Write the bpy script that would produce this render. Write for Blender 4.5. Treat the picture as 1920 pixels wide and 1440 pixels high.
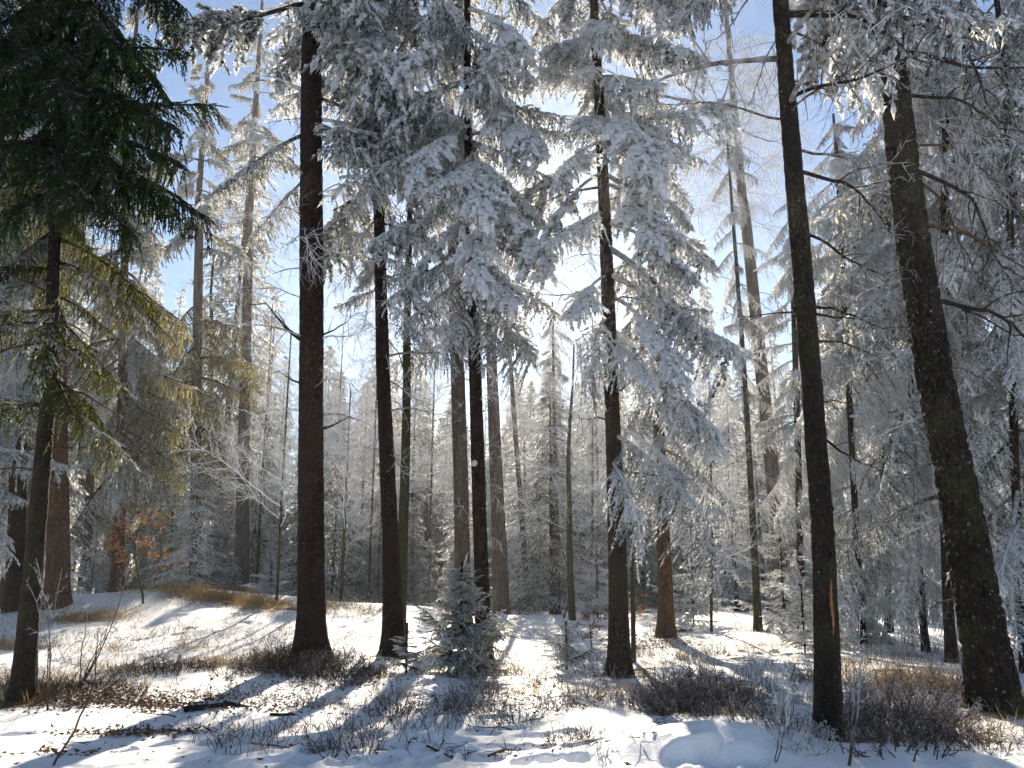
import bpy, math, random
import numpy as np
from mathutils import Vector

for o in list(bpy.data.objects):
    bpy.data.objects.remove(o)
S = bpy.context.scene
COL = S.collection
PI = math.pi
RNG = np.random.default_rng(7)
random.seed(7)

# ------------------------------------------------------------------ camera
EYE = np.array([0.0, 0.0, 1.6])
PITCH = math.radians(13.2)
FPX = 1450.0                      # focal length in pixels of the 1920 px wide photograph
cam_d = bpy.data.cameras.new('camera')
cam_d.sensor_width = 36.0
cam_d.lens = 36.0 * FPX / 1920.0
cam_d.clip_start = 0.05
cam_d.clip_end = 3000.0
cam = bpy.data.objects.new('camera', cam_d)
cam.location = EYE
cam.rotation_euler = (PI / 2 + PITCH, 0, 0)
COL.objects.link(cam)
S.camera = cam

# ------------------------------------------------------------------ sky, sun, exposure
SUN_EL = math.radians(29.0)
SUN_AZ = math.radians(0.7)        # clockwise from +Y, the way the camera looks
w = bpy.data.worlds.new('World')
S.world = w
w.use_nodes = True
wn = w.node_tree
wn.nodes.clear()
sky = wn.nodes.new('ShaderNodeTexSky')
sky.sky_type = 'NISHITA'
sky.sun_disc = False
sky.sun_elevation = SUN_EL
sky.sun_rotation = SUN_AZ
sky.altitude = 900
sky.air_density = 1.0
sky.dust_density = 0.0
sky.ozone_density = 1.2
bg = wn.nodes.new('ShaderNodeBackground')
bg.inputs['Strength'].default_value = 0.072
wo = wn.nodes.new('ShaderNodeOutputWorld')
wn.links.new(sky.outputs[0], bg.inputs[0])
wn.links.new(bg.outputs[0], wo.inputs[0])

sun_d = bpy.data.lights.new('sun', 'SUN')
sun_d.energy = 5.0
sun_d.angle = math.radians(0.53)
sun_d.color = (1.0, 0.87, 0.69)
sun = bpy.data.objects.new('sun', sun_d)
sdir = Vector((math.sin(SUN_AZ) * math.cos(SUN_EL), math.cos(SUN_AZ) * math.cos(SUN_EL), math.sin(SUN_EL)))
sun.rotation_euler = sdir.to_track_quat('Z', 'Y').to_euler()
sun.location = (0, 40, 40)
COL.objects.link(sun)

S.view_settings.view_transform = 'Standard'
S.view_settings.look = 'None'
S.view_settings.exposure = 1.12
S.view_settings.gamma = 1.0
S.view_settings.use_curve_mapping = False
S.render.engine = 'CYCLES'
S.cycles.use_denoising = True
S.cycles.max_bounces = 8
S.cycles.diffuse_bounces = 5
S.cycles.transmission_bounces = 5
S.cycles.transparent_max_bounces = 4
S.cycles.volume_bounces = 1
S.cycles.use_adaptive_sampling = True
S.cycles.adaptive_threshold = 0.03
S.cycles.caustics_reflective = False
S.cycles.caustics_refractive = False

# ------------------------------------------------------------------ small maths
def hash3(i, j, k, seed):
    n = (i.astype(np.int64) * 374761393 + j.astype(np.int64) * 668265263 + k.astype(np.int64) * 2147483647 + seed * 1274126177)
    n = (n ^ (n >> 13)) * 1274126177
    n = n & 0xffffffff
    n = (n ^ (n >> 16)) * 2246822519 & 0xffffffff
    n = n ^ (n >> 13)
    return (n & 0xffff) / 65535.0

def vnoise(p, seed=0):
    """value noise, p (...,3) -> about -1..1"""
    p = np.asarray(p, float)
    f = np.floor(p)
    t = p - f
    t = t * t * (3 - 2 * t)
    i, j, k = f[..., 0], f[..., 1], f[..., 2]
    out = 0
    for a in (0, 1):
        for b in (0, 1):
            for c in (0, 1):
                wt = (t[..., 0] if a else 1 - t[..., 0]) * (t[..., 1] if b else 1 - t[..., 1]) * (t[..., 2] if c else 1 - t[..., 2])
                out = out + wt * hash3(i + a, j + b, k + c, seed)
    return out * 2 - 1

def n2(x, y, s, seed=0):
    x = np.asarray(x, float); y = np.asarray(y, float)
    return vnoise(np.stack([x / s, y / s, np.full_like(x, 0.37)], -1), seed)

def sst(a, b, x):
    t = np.clip((x - a) / (b - a), 0, 1)
    return t * t * (3 - 2 * t)

CF = np.array([0, math.cos(PITCH), math.sin(PITCH)])
CU = np.array([0, -math.sin(PITCH), math.cos(PITCH)])
CR = np.array([1.0, 0, 0])
def ray(px, py):
    return CF + CR * ((px - 960) / FPX) + CU * ((720 - py) / FPX)
def at_y(px, py, Y):
    d = ray(px, py)
    return EYE + d * (Y / d[1])
def depth_of(p):
    return float(np.dot(np.asarray(p) - EYE, CF))

# ------------------------------------------------------------------ terrain height
PRINTS = []
def base_h(x, y):
    x = np.asarray(x, float); y = np.asarray(y, float)
    h = 0.07 * n2(x, y, 3.1, 1) + 0.045 * n2(x, y, 1.3, 2) + 0.018 * n2(x, y, 0.55, 3)
    far = sst(14, 20, y)
    h = h + far * (0.09 * n2(x, y, 1.9, 4) + 0.05 * n2(x, y, 0.8, 44))
    h = h + 0.95 * np.exp(-(((x + 9.5) / 5.2) ** 2 + ((y - 22.5) / 5.0) ** 2))
    h = h + 0.25 * np.exp(-(((x + 3.5) / 2.2) ** 2 + ((y - 21.5) / 2.5) ** 2))
    h = h + 0.16 * np.exp(-(((x - 3.0) / 9) ** 2 + ((y - 24.0) / 2.0) ** 2))
    h = h - 0.055 * np.clip(y - 26, 0, 50) * sst(26, 34, y)
    # rounded snow heap in front of the bilberry twigs
    h = h + 0.27 * np.exp(-(((x - 1.95 - 0.25 * (7.2 - y)) / 1.05) ** 2 + ((y - 7.1) / 0.6) ** 2) ** 1.3) * (1 + 0.3 * n2(x, y, 0.5, 9) + 0.12 * n2(x, y, 0.17, 10))
    h = h + 0.14 * np.exp(-(((x - 3.4) / 0.7) ** 4 + ((y - 6.6) / 0.5) ** 4))
    h = h + 0.10 * np.exp(-(((x + 1.4) / 1.1) ** 2 + ((y - 7.6) / 0.5) ** 2))
    return h
def fine_h(x, y):
    h = base_h(x, y)
    near = 1 - sst(9, 15, y)
    h = h + near * (0.018 * n2(x, y, 0.42, 5) + 0.008 * n2(x, y, 0.12, 6) + 0.004 * n2(x, y, 0.065, 7))
    for (fx, fy, fa, fw, fl, fd) in PRINTS:
        m = (np.abs(x - fx) < 0.5) & (np.abs(y - fy) < 0.5)
        if not m.any():
            continue
        c, s = math.cos(fa), math.sin(fa)
        u = ((x - fx) * c + (y - fy) * s) / fl
        v = (-(x - fx) * s + (y - fy) * c) / fw
        q = u * u + v * v
        h = h - fd * np.exp(-q ** 3) + 0.10 * fd * np.exp(-((np.sqrt(q) - 1.45) / 0.28) ** 2)
    return h
def gz(x, y):
    return float(base_h(np.array([x]), np.array([y]))[0])
_TT = np.concatenate([np.arange(2.0, 30, 0.08), np.arange(30, 120, 0.4)])
def G(px, py):
    d = ray(px, py)
    P = EYE + d * _TT[:, None]
    g = P[:, 2] - base_h(P[:, 0], P[:, 1])
    k = np.nonzero(g < 0)[0]
    if not len(k) or k[0] == 0:
        return EYE + d * 30.0
    i = k[0]
    u = g[i - 1] / (g[i - 1] - g[i])
    return EYE + d * (_TT[i - 1] + (_TT[i] - _TT[i - 1]) * u)

# ------------------------------------------------------------------ materials
def nmat(name):
    m = bpy.data.materials.new(name)
    m.use_nodes = True
    nt = m.node_tree
    nt.nodes.clear()
    out = nt.nodes.new('ShaderNodeOutputMaterial')
    return m, nt, out
def nd(nt, t, **kw):
    n = nt.nodes.new(t)
    for k, v in kw.items():
        if k in n.inputs.keys(): n.inputs[k].default_value = v
        else: setattr(n, k, v)
    return n
def mixc(nt, fac, a, b):
    n = nt.nodes.new('ShaderNodeMix'); n.data_type = 'RGBA'
    for sock, v in ((n.inputs[0], fac), (n.inputs[6], a), (n.inputs[7], b)):
        if isinstance(v, (tuple, float, int)):
            sock.default_value = v if not isinstance(v, tuple) else (*v, 1.0)
        else:
            nt.links.new(v, sock)
    return n.outputs[2]
def mth(nt, op, a, b=0.0, clamp=False):
    n = nt.nodes.new('ShaderNodeMath'); n.operation = op; n.use_clamp = clamp
    for i, v in enumerate((a, b)):
        if isinstance(v, (int, float)): n.inputs[i].default_value = v
        else: nt.links.new(v, n.inputs[i])
    return n.outputs[0]
def ramp(nt, fac, stops):
    n = nt.nodes.new('ShaderNodeValToRGB')
    e = n.color_ramp.elements
    while len(e) < len(stops): e.new(0.5)
    for i, (p, c) in enumerate(stops):
        e[i].position = p
        e[i].color = (*c, 1.0) if len(c) == 3 else c
    nt.links.new(fac, n.inputs[0])
    return n.outputs[0]

def foliage_material(name, needle, needle_t, frost=(0.78, 0.85, 0.95), frost_t=(0.95, 0.92, 0.88), tr=0.56, off=0.0):
    """needles under rime: point attribute 'frost' plus the object's colour decide how much rime a shoot carries"""
    m, nt, out = nmat(name)
    at = nd(nt, 'ShaderNodeAttribute', attribute_name='frost')
    oi = nd(nt, 'ShaderNodeObjectInfo')
    sep = nd(nt, 'ShaderNodeSeparateColor')
    nt.links.new(oi.outputs['Color'], sep.inputs[0])
    f = mth(nt, 'ADD', mth(nt, 'MULTIPLY', mth(nt, 'SUBTRACT', at.outputs['Fac'], 0.5 + off), 1.75), sep.outputs[0], clamp=True)
    ndl = mixc(nt, sep.outputs[1], needle, (0.16, 0.15, 0.03))
    ndt = mixc(nt, sep.outputs[1], needle_t, (0.60, 0.50, 0.07))
    c = mixc(nt, f, ndl, frost)
    ct = mixc(nt, f, ndt, frost_t)
    d = nd(nt, 'ShaderNodeBsdfDiffuse')
    t = nd(nt, 'ShaderNodeBsdfTranslucent')
    nt.links.new(c, d.inputs[0]); nt.links.new(ct, t.inputs[0])
    mx = nd(nt, 'ShaderNodeMixShader', Fac=tr)
    nt.links.new(d.outputs[0], mx.inputs[1]); nt.links.new(t.outputs[0], mx.inputs[2])
    nt.links.new(mx.outputs[0], out.inputs[0])
    return m

def twig_material(name, wood, frost=(0.80, 0.81, 0.83)):
    m, nt, out = nmat(name)
    at = nd(nt, 'ShaderNodeAttribute', attribute_name='frost')
    oi = nd(nt, 'ShaderNodeObjectInfo')
    sep = nd(nt, 'ShaderNodeSeparateColor')
    nt.links.new(oi.outputs['Color'], sep.inputs[0])
    tc = nd(nt, 'ShaderNodeTexCoord')
    nz = nd(nt, 'ShaderNodeTexNoise', Scale=14.0, Detail=3.0)
    nt.links.new(tc.outputs['Object'], nz.inputs['Vector'])
    k = mth(nt, 'ADD', at.outputs['Fac'], mth(nt, 'MULTIPLY', mth(nt, 'SUBTRACT', nz.outputs[0], 0.5), 0.9))
    f = mth(nt, 'MULTIPLY', mth(nt, 'ADD', mth(nt, 'SUBTRACT', k, 1.0), mth(nt, 'MULTIPLY', sep.outputs[0], 1.4)), 1.6, clamp=True)
    c = mixc(nt, f, wood, frost)
    d = nd(nt, 'ShaderNodeBsdfPrincipled', Roughness=0.85)
    d.inputs['Specular IOR Level'].default_value = 0.15
    nt.links.new(c, d.inputs['Base Color'])
    t = nd(nt, 'ShaderNodeBsdfTranslucent')
    nt.links.new(c, t.inputs[0])
    mx = nd(nt, 'ShaderNodeMixShader')
    nt.links.new(mth(nt, 'MULTIPLY', f, 0.4), mx.inputs[0])
    nt.links.new(d.outputs[0], mx.inputs[1]); nt.links.new(t.outputs[0], mx.inputs[2])
    nt.links.new(mx.outputs[0], out.inputs[0])
    return m

def bark_material(name, dark, mid, light, scale=9.0, zs=0.25, speck=0.5, moss=0.0, lichen=0.0, bump=0.6):
    m, nt, out = nmat(name)
    tc = nd(nt, 'ShaderNodeTexCoord')
    mp = nd(nt, 'ShaderNodeMapping')
    mp.inputs['Scale'].default_value = (1, 1, zs)
    nt.links.new(tc.outputs['Object'], mp.inputs[0])
    n1 = nd(nt, 'ShaderNodeTexNoise', Scale=scale, Detail=6.0, Roughness=0.65)
    n2_ = nd(nt, 'ShaderNodeTexNoise', Scale=scale * 5, Detail=4.0, Roughness=0.7)
    vo = nd(nt, 'ShaderNodeTexVoronoi', Scale=scale * 3.2, feature='DISTANCE_TO_EDGE')
    for q in (n1, n2_, vo): nt.links.new(mp.outputs[0], q.inputs['Vector'])
    f = mth(nt, 'ADD', mth(nt, 'MULTIPLY', n1.outputs[0], 0.6), mth(nt, 'MULTIPLY', n2_.outputs[0], 0.4))
    c = ramp(nt, f, [(0.32, dark), (0.52, mid), (0.72, light)])
    crack = ramp(nt, vo.outputs['Distance'], [(0.0, (0.45, 0.45, 0.45)), (0.12, (1, 1, 1))])
    mul = nt.nodes.new('ShaderNodeMix'); mul.data_type = 'RGBA'; mul.blend_type = 'MULTIPLY'; mul.inputs[0].default_value = 1.0
    nt.links.new(c, mul.inputs[6]); nt.links.new(crack, mul.inputs[7])
    c = mul.outputs[2]
    if moss:
        nm = nd(nt, 'ShaderNodeTexNoise', Scale=2.3, Detail=5.0)
        nt.links.new(tc.outputs['Object'], nm.inputs['Vector'])
        fm = ramp(nt, nm.outputs[0], [(0.48, (0, 0, 0)), (0.66, (moss, moss, moss))])
        c = mixc(nt, fm, c, (0.055, 0.058, 0.018))
    if lichen:
        nl = nd(nt, 'ShaderNodeTexNoise', Scale=16.0, Detail=5.0, Roughness=0.75)
        nt.links.new(tc.outputs['Object'], nl.inputs['Vector'])
        fl = ramp(nt, nl.outputs[0], [(0.60, (0, 0, 0)), (0.68, (lichen, lichen, lichen))])
        c = mixc(nt, fl, c, (0.33, 0.36, 0.33))
    # flecks of rime caught on the bark
    vs = nd(nt, 'ShaderNodeTexVoronoi', Scale=26.0)
    nt.links.new(tc.outputs['Object'], vs.inputs['Vector'])
    wn_ = nd(nt, 'ShaderNodeTexWhiteNoise')
    nt.links.new(vs.outputs['Position'], wn_.inputs[0])
    lim = mth(nt, 'MULTIPLY', mth(nt, 'SUBTRACT', wn_.outputs['Value'], 1.0 - speck * 0.35), 1.1)
    fs = mth(nt, 'LESS_THAN', vs.outputs['Distance'], lim)
    c = mixc(nt, fs, c, (0.72, 0.72, 0.74))
    bs = nd(nt, 'ShaderNodeBsdfPrincipled', Roughness=0.9)
    bs.inputs['Specular IOR Level'].default_value = 0.2
    nt.links.new(c, bs.inputs['Base Color'])
    bp = nd(nt, 'ShaderNodeBump', Strength=bump, Distance=0.06)
    hh = mth(nt, 'ADD', f, mth(nt, 'MULTIPLY', vo.outputs['Distance'], 1.2))
    nt.links.new(hh, bp.inputs['Height'])
    nt.links.new(bp.outputs[0], bs.inputs['Normal'])
    nt.links.new(bs.outputs[0], out.inputs[0])
    return m

def plain(name, col, rough=0.8, tr=0.0, noise=0.35, scale=8.0):
    m, nt, out = nmat(name)
    tc = nd(nt, 'ShaderNodeTexCoord')
    nz = nd(nt, 'ShaderNodeTexNoise', Scale=scale, Detail=4.0)
    nt.links.new(tc.outputs['Object'], nz.inputs['Vector'])
    c = mixc(nt, nz.outputs[0], tuple(x * (1 - noise) for x in col), tuple(min(1, x * (1 + noise)) for x in col))
    b = nd(nt, 'ShaderNodeBsdfPrincipled', Roughness=rough)
    b.inputs['Specular IOR Level'].default_value = 0.2
    nt.links.new(c, b.inputs['Base Color'])
    sh = b.outputs[0]
    if tr:
        t = nd(nt, 'ShaderNodeBsdfTranslucent')
        nt.links.new(c, t.inputs[0])
        mx = nd(nt, 'ShaderNodeMixShader', Fac=tr)
        nt.links.new(sh, mx.inputs[1]); nt.links.new(t.outputs[0], mx.inputs[2])
        sh = mx.outputs[0]
    nt.links.new(sh, out.inputs[0])
    return m

def snow_material():
    m, nt, out = nmat('snow')
    tc = nd(nt, 'ShaderNodeTexCoord')
    at = nd(nt, 'ShaderNodeAttribute', attribute_name='litter')
    n1 = nd(nt, 'ShaderNodeTexNoise', Scale=5.0, Detail=8.0, Roughness=0.72)
    n3 = nd(nt, 'ShaderNodeTexNoise', Scale=38.0, Detail=6.0, Roughness=0.7)
    n4 = nd(nt, 'ShaderNodeTexNoise', Scale=22.0, Detail=6.0)
    for q in (n1, n3, n4): nt.links.new(tc.outputs['Object'], q.inputs['Vector'])
    brown = ramp(nt, n4.outputs[0], [(0.3, (0.035, 0.022, 0.012)), (0.5, (0.12, 0.075, 0.035)), (0.68, (0.23, 0.15, 0.07))])
    f = mth(nt, 'ADD', at.outputs['Fac'], mth(nt, 'MULTIPLY', mth(nt, 'SUBTRACT', mth(nt, 'ADD', mth(nt, 'MULTIPLY', n1.outputs[0], 0.55), mth(nt, 'MULTIPLY', n3.outputs[0], 0.45)), 0.5), 2.6))
    f = ramp(nt, f, [(0.52, (0, 0, 0)), (0.66, (1, 1, 1))])
    c = mixc(nt, f, (0.86, 0.87, 0.89), brown)
    b = nd(nt, 'ShaderNodeBsdfPrincipled', Roughness=0.55)
    b.inputs['Specular IOR Level'].default_value = 0.25
    nt.links.new(c, b.inputs['Base Color'])
    hh = mth(nt, 'ADD', mth(nt, 'MULTIPLY', n3.outputs[0], 0.35), n1.outputs[0])
    bp = nd(nt, 'ShaderNodeBump', Strength=0.55, Distance=0.05)
    nt.links.new(hh, bp.inputs['Height'])
    nt.links.new(bp.outputs[0], b.inputs['Normal'])
    nt.links.new(b.outputs[0], out.inputs[0])
    return m

M = {
    'frost': foliage_material('rimed_needles', (0.022, 0.036, 0.018), (0.05, 0.075, 0.02)),
    'green': foliage_material('green_needles', (0.016, 0.034, 0.012), (0.05, 0.10, 0.015), tr=0.35, off=0.22),
    'twig': twig_material('rimed_twig', (0.075, 0.046, 0.028)),
    'limb': twig_material('limb_bark', (0.024, 0.017, 0.012)),
    'spruce': bark_material('spruce_bark', (0.013, 0.008, 0.005), (0.042, 0.024, 0.015), (0.095, 0.058, 0.037), scale=11, zs=0.45, speck=0.4, bump=0.9),
    'redspruce': bark_material('red_spruce_bark', (0.045, 0.025, 0.014), (0.13, 0.072, 0.040), (0.23, 0.14, 0.085), speck=0.5),
    'grey': bark_material('grey_spruce_bark', (0.045, 0.034, 0.027), (0.13, 0.10, 0.08), (0.26, 0.21, 0.17), speck=0.6),
    'pine': bark_material('rough_bark', (0.006, 0.004, 0.003), (0.026, 0.017, 0.011), (0.07, 0.046, 0.031), scale=7, zs=0.4, speck=0.5, moss=0.5, lichen=0.85, bump=1.0),
    'mossy': bark_material('mossy_bark', (0.03, 0.028, 0.015), (0.075, 0.065, 0.035), (0.13, 0.12, 0.07), scale=7, zs=0.5, speck=0.4, moss=0.9),
    'dark': bark_material('dark_damp_bark', (0.009, 0.0065, 0.0045), (0.027, 0.019, 0.013), (0.062, 0.045, 0.031), scale=6, zs=0.6, speck=0.35, moss=0.3),
    'wood': plain('bare_wood', (0.30, 0.125, 0.05), noise=0.7, scale=45),
    'cut': plain('cut_wood', (0.55, 0.47, 0.34), scale=20),
    'leaf': plain('beech_leaf', (0.44, 0.23, 0.11), tr=0.5, scale=3),
    'darkleaf': plain('dark_beech_leaf', (0.16, 0.055, 0.03), tr=0.35, scale=3),
    'litter': plain('fallen_leaf', (0.15, 0.085, 0.045), tr=0.1, scale=2),
    'straw': plain('dry_grass', (0.34, 0.24, 0.10), tr=0.4, noise=0.7, scale=2.5),
    'snow': snow_material(),
}

# ------------------------------------------------------------------ mesh collector
class MB:
    def __init__(s):
        s.v = []; s.q = []; s.t = []; s.fr = []; s.n = 0; s.qm = []; s.tm = []
    def add(s, v, quads=None, tris=None, fr=0.5, mat=0):
        v = np.asarray(v, float).reshape(-1, 3)
        s.v.append(v)
        f = np.full(len(v), fr) if np.isscalar(fr) else np.asarray(fr, float)
        s.fr.append(f)
        if quads is not None and len(quads):
            q = np.asarray(quads, int).reshape(-1, 4) + s.n
            s.q.append(q); s.qm.append(np.full(len(q), mat))
        if tris is not None and len(tris):
            t = np.asarray(tris, int).reshape(-1, 3) + s.n
            s.t.append(t); s.tm.append(np.full(len(t), mat))
        s.n += len(v)
    def tube(s, pts, rad, sides=5, fr=0.5, mat=0, cap=True):
        pts = np.asarray(pts, float); rad = np.asarray(rad, float) * np.ones(len(pts))
        tg = np.gradient(pts, axis=0)
        tg /= np.linalg.norm(tg, axis=1)[:, None] + 1e-9
        ref = np.array([0.13, 0.21, 1.0]) if abs(tg[:, 2]).mean() < 0.8 else np.array([1.0, 0.1, 0.0])
        a = np.cross(tg, ref); a /= np.linalg.norm(a, axis=1)[:, None] + 1e-9
        b = np.cross(tg, a)
        th = np.arange(sides) * 2 * PI / sides
        v = pts[:, None, :] + rad[:, None, None] * (np.cos(th)[None, :, None] * a[:, None, :] + np.sin(th)[None, :, None] * b[:, None, :])
        n = len(pts)
        i = np.arange(n - 1)[:, None] * sides; j = np.arange(sides)[None, :]; jn = (j + 1) % sides
        q = np.stack([i + j, i + jn, i + sides + jn, i + sides + j], -1).reshape(-1, 4)
        t = None
        if cap:
            e = (n - 1) * sides
            t = [[e, e + k, e + k + 1] for k in range(1, sides - 1)]
        frv = fr if np.isscalar(fr) else np.repeat(np.asarray(fr, float), sides)
        s.add(v.reshape(-1, 3), q, t, frv, mat)
    def prisms(s, p0, p1, r0, r1, fr, mat=0):
        """many three-sided tapering twigs at once"""
        p0 = np.asarray(p0, float); p1 = np.asarray(p1, float); n = len(p0)
        if n == 0: return
        d = p1 - p0; d /= np.linalg.norm(d, axis=1)[:, None] + 1e-9
        ref = np.where(np.abs(d[:, 2:3]) > 0.8, np.array([[1.0, 0.2, 0]]), np.array([[0.1, 0.1, 1.0]]))
        a = np.cross(d, ref); a /= np.linalg.norm(a, axis=1)[:, None] + 1e-9
        b = np.cross(d, a)
        r0 = np.ones(n) * r0; r1 = np.ones(n) * r1
        vs = []
        for p, r in ((p0, r0), (p1, r1)):
            for k in range(3):
                th = k * 2 * PI / 3 + 0.5
                vs.append(p + r[:, None] * (math.cos(th) * a + math.sin(th) * b))
        v = np.stack(vs, 1).reshape(-1, 3)
        base = np.arange(n)[:, None] * 6
        q = np.concatenate([base + np.array([[k, (k + 1) % 3, 3 + (k + 1) % 3, 3 + k]]) for k in range(3)], 0)
        s.add(v, q, None, np.repeat(np.ones(n) * fr, 6), mat)
    def shoots(s, p0, p1, wd, fr, mat=0, fold=0.55, rng=RNG):
        """needle-clad shoots: folded, pointed blades, ridge upwards"""
        p0 = np.asarray(p0, float); p1 = np.asarray(p1, float); n = len(p0)
        if n == 0: return
        d = p1 - p0
        dn = d / (np.linalg.norm(d, axis=1)[:, None] + 1e-9)
        up = np.array([[0, 0, 1.0]]) + rng.normal(0, 0.45, (n, 3))
        sd = np.cross(dn, up); sd /= np.linalg.norm(sd, axis=1)[:, None] + 1e-9
        nr = np.cross(sd, dn)
        wd = (np.ones(n) * wd)[:, None]
        mid = p0 + d * rng.uniform(0.4, 0.6, (n, 1))
        ridge = mid + nr * wd * 0.25
        L = mid - sd * wd * 0.5 - nr * wd * fold * 0.4
        R = mid + sd * wd * 0.5 - nr * wd * fold * 0.4
        v = np.stack([p0, L, ridge, R, p1], 1).reshape(-1, 3)
        base = np.arange(n)[:, None] * 5
        t = np.concatenate([base + np.array([k]) for k in ([0, 3, 2], [0, 2, 1], [2, 3, 4], [2, 4, 1])], 0)
        s.add(v, None, t, np.repeat(np.ones(n) * fr, 5), mat)
    def mesh(s, name, mats, smooth=False):
        me = bpy.data.meshes.new(name)
        v = np.concatenate(s.v).astype(np.float32)
        q = np.concatenate(s.q) if s.q else np.zeros((0, 4), int)
        t = np.concatenate(s.t) if s.t else np.zeros((0, 3), int)
        mi = np.concatenate(s.qm + s.tm).astype(np.int32)
        me.vertices.add(len(v)); me.vertices.foreach_set('co', v.ravel())
        nl = q.size + t.size
        me.loops.add(nl)
        me.loops.foreach_set('vertex_index', np.concatenate([q.ravel(), t.ravel()]).astype(np.int32))
        npoly = len(q) + len(t)
        me.polygons.add(npoly)
        st = np.concatenate([np.arange(len(q)) * 4, q.size + np.arange(len(t)) * 3]).astype(np.int32)
        me.polygons.foreach_set('loop_start', st)
        me.polygons.foreach_set('material_index', mi)
        me.polygons.foreach_set('use_smooth', np.full(npoly, smooth))
        a = me.attributes.new('frost', 'FLOAT', 'POINT')
        a.data.foreach_set('value', np.concatenate(s.fr).astype(np.float32))
        for m in mats: me.materials.append(m)
        me.update(calc_edges=True)
        me.validate()
        return me

def obj(name, me, parent=None, loc=(0, 0, 0), rot=(0, 0, 0), sc=1.0, color=None):
    o = bpy.data.objects.new(name, me)
    COL.objects.link(o)
    o.parent = parent
    o.location = loc
    o.rotation_euler = rot
    o.scale = (sc, sc, sc) if np.isscalar(sc) else sc
    if color is not None: o.color = (*color, 1.0)[:4]
    return o
def tag(o, label, cat, group=None):
    o['label'] = label; o['category'] = cat
    if group: o['group'] = group
    return o
def thing(name, label, cat, loc, group=None):
    o = bpy.data.objects.new(name, None)
    o.empty_display_size = 0.2
    COL.objects.link(o)
    o.location = loc
    return tag(o, label, cat, group)

# ------------------------------------------------------------------ ground
def px_print(px, py, a, w_=0.09, l_=0.15, d_=0.07):
    p = G(px, py)
    PRINTS.append((p[0], p[1], a, w_, l_, d_))
for k, (px, py) in enumerate([(775, 1388), (818, 1392), (835, 1372), (832, 1408), (912, 1378), (936, 1402), (980, 1406), (1020, 1403), (1088, 1398),
                              (780, 1367), (905, 1425), (1030, 1428), (545, 1395), (565, 1390), (520, 1425), (640, 1420), (30, 1378),
                              (1395, 1222), (1425, 1226), (1455, 1222), (1480, 1228), (1500, 1215), (1440, 1238), (1410, 1245), (1385, 1235), (1470, 1250),
                              (330, 1190), (355, 1178), (460, 1168), (1010, 1150), (1085, 1155), (690, 1165), (640, 1175), (260, 1200), (700, 1378), (735, 1400), (760, 1420), (860, 1395), (885, 1370), (960, 1365), (1000, 1380), (1060, 1372), (450, 1410), (400, 1395), (600, 1405), (350, 1425), (240, 1410), (160, 1395), (680, 1345), (930, 1345), (500, 1400), (470, 1432), (590, 1430), (660, 1432), (720, 1430), (820, 1430), (860, 1418), (300, 1400), (1080, 1425), (990, 1428)]):
    px_print(px, py, RNG.uniform(0.2, 1.2), RNG.uniform(.08, .11), RNG.uniform(.13, .18), RNG.uniform(.13, .18))
p = G(1315, 1405); PRINTS.append((p[0], p[1], 0.4, 0.12, 0.15, 0.13))
p = G(1270, 1415); PRINTS.append((p[0], p[1], 0.8, 0.1, 0.14, 0.12))
p = G(1400, 1420); PRINTS.append((p[0], p[1], 0.3, 0.1, 0.14, 0.12))
p = G(1350, 1428); PRINTS.append((p[0], p[1], 0.1, 0.1, 0.13, 0.08))

# bare-ground patches: centre px, radii in metres, strength
PATCH = []
for (px, py, rx, ry, st) in [(90, 1290, 1.5, 0.8, .75), (200, 1300, 0.9, 0.5, .6), (20, 1300, 1.0, 0.8, .7), (250, 1325, 0.8, 0.35, .45), (290, 1245, 0.9, 0.35, .5),
                             (440, 1245, 0.9, 0.4, .6), (330, 1215, 1.0, 0.5, .4), (560, 1250, 0.8, 0.5, .75), (650, 1255, 0.8, 0.4, .6), (420, 1125, 2.2, 1.1, .75), (520, 1140, 1.6, 0.7, .65),
                             (640, 1140, 1.2, 0.8, .6), (150, 1160, 1.2, 0.8, .6), (380, 1300, 0.9, 0.3, .5), (470, 1320, 0.8, 0.3, .4), (300, 1370, 0.6, 0.2, .5), (200, 1380, .6, .15, .4),
                             (885, 1315, 0.5, 0.25, .5), (1010, 1300, 0.8, 0.3, .42), (1060, 1330, 0.5, 0.2, .42), (930, 1260, 0.9, 0.3, .5), (1170, 1268, 0.7, 0.3, .55), (1300, 1330, .9, .6, .7), (1370, 1300, .7, .5, .6),
                             (1560, 1390, .6, .5, .75), (1680, 1340, 0.9, 0.6, .6), (1750, 1380, 0.8, 0.5, .5), (1820, 1330, .8, .5, .5), (1850, 1300, 1.0, .7, .7), (1640, 1300, .9, .5, .5),
                             (1250, 1185, .9, .5, .6), (1200, 1300, .7, .3, .4), (870, 1265, 1.0, .5, .6), (745, 1225, .5, .4, .7), (1440, 1190, .6, .3, .3), (30, 1215, .8, .5, .6)]:
    p = G(px, py)
    PATCH.append((p[0], p[1], rx, ry, st))
for (px, Yd_) in [(48, 9.6), (585, 14.0), (740, 14.6), (908, 13.2), (1161, 12.5), (1250, 18.5), (1553, 7.6), (1862, 9.6), (1421, 20.5)]:
    q_ = at_y(px, 1230, Yd_); PATCH.append((q_[0], Yd_ - 0.15, 0.5, 0.45, 0.9))
def litter_mask(x, y):
    m = np.full(np.shape(x), 0.20) + 0.17 * n2(x, y, 1.7, 21) + 0.07 * n2(x, y, 0.5, 22)
    for (cx, cy, rx, ry, st) in PATCH:
        m = np.maximum(m, 1.15 * st * np.exp(-(((x - cx) / rx) ** 2 + ((y - cy) / ry) ** 2) * 0.8))
    m = np.maximum(m, 0.62 * sst(30, 36, y))
    return m

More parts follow.
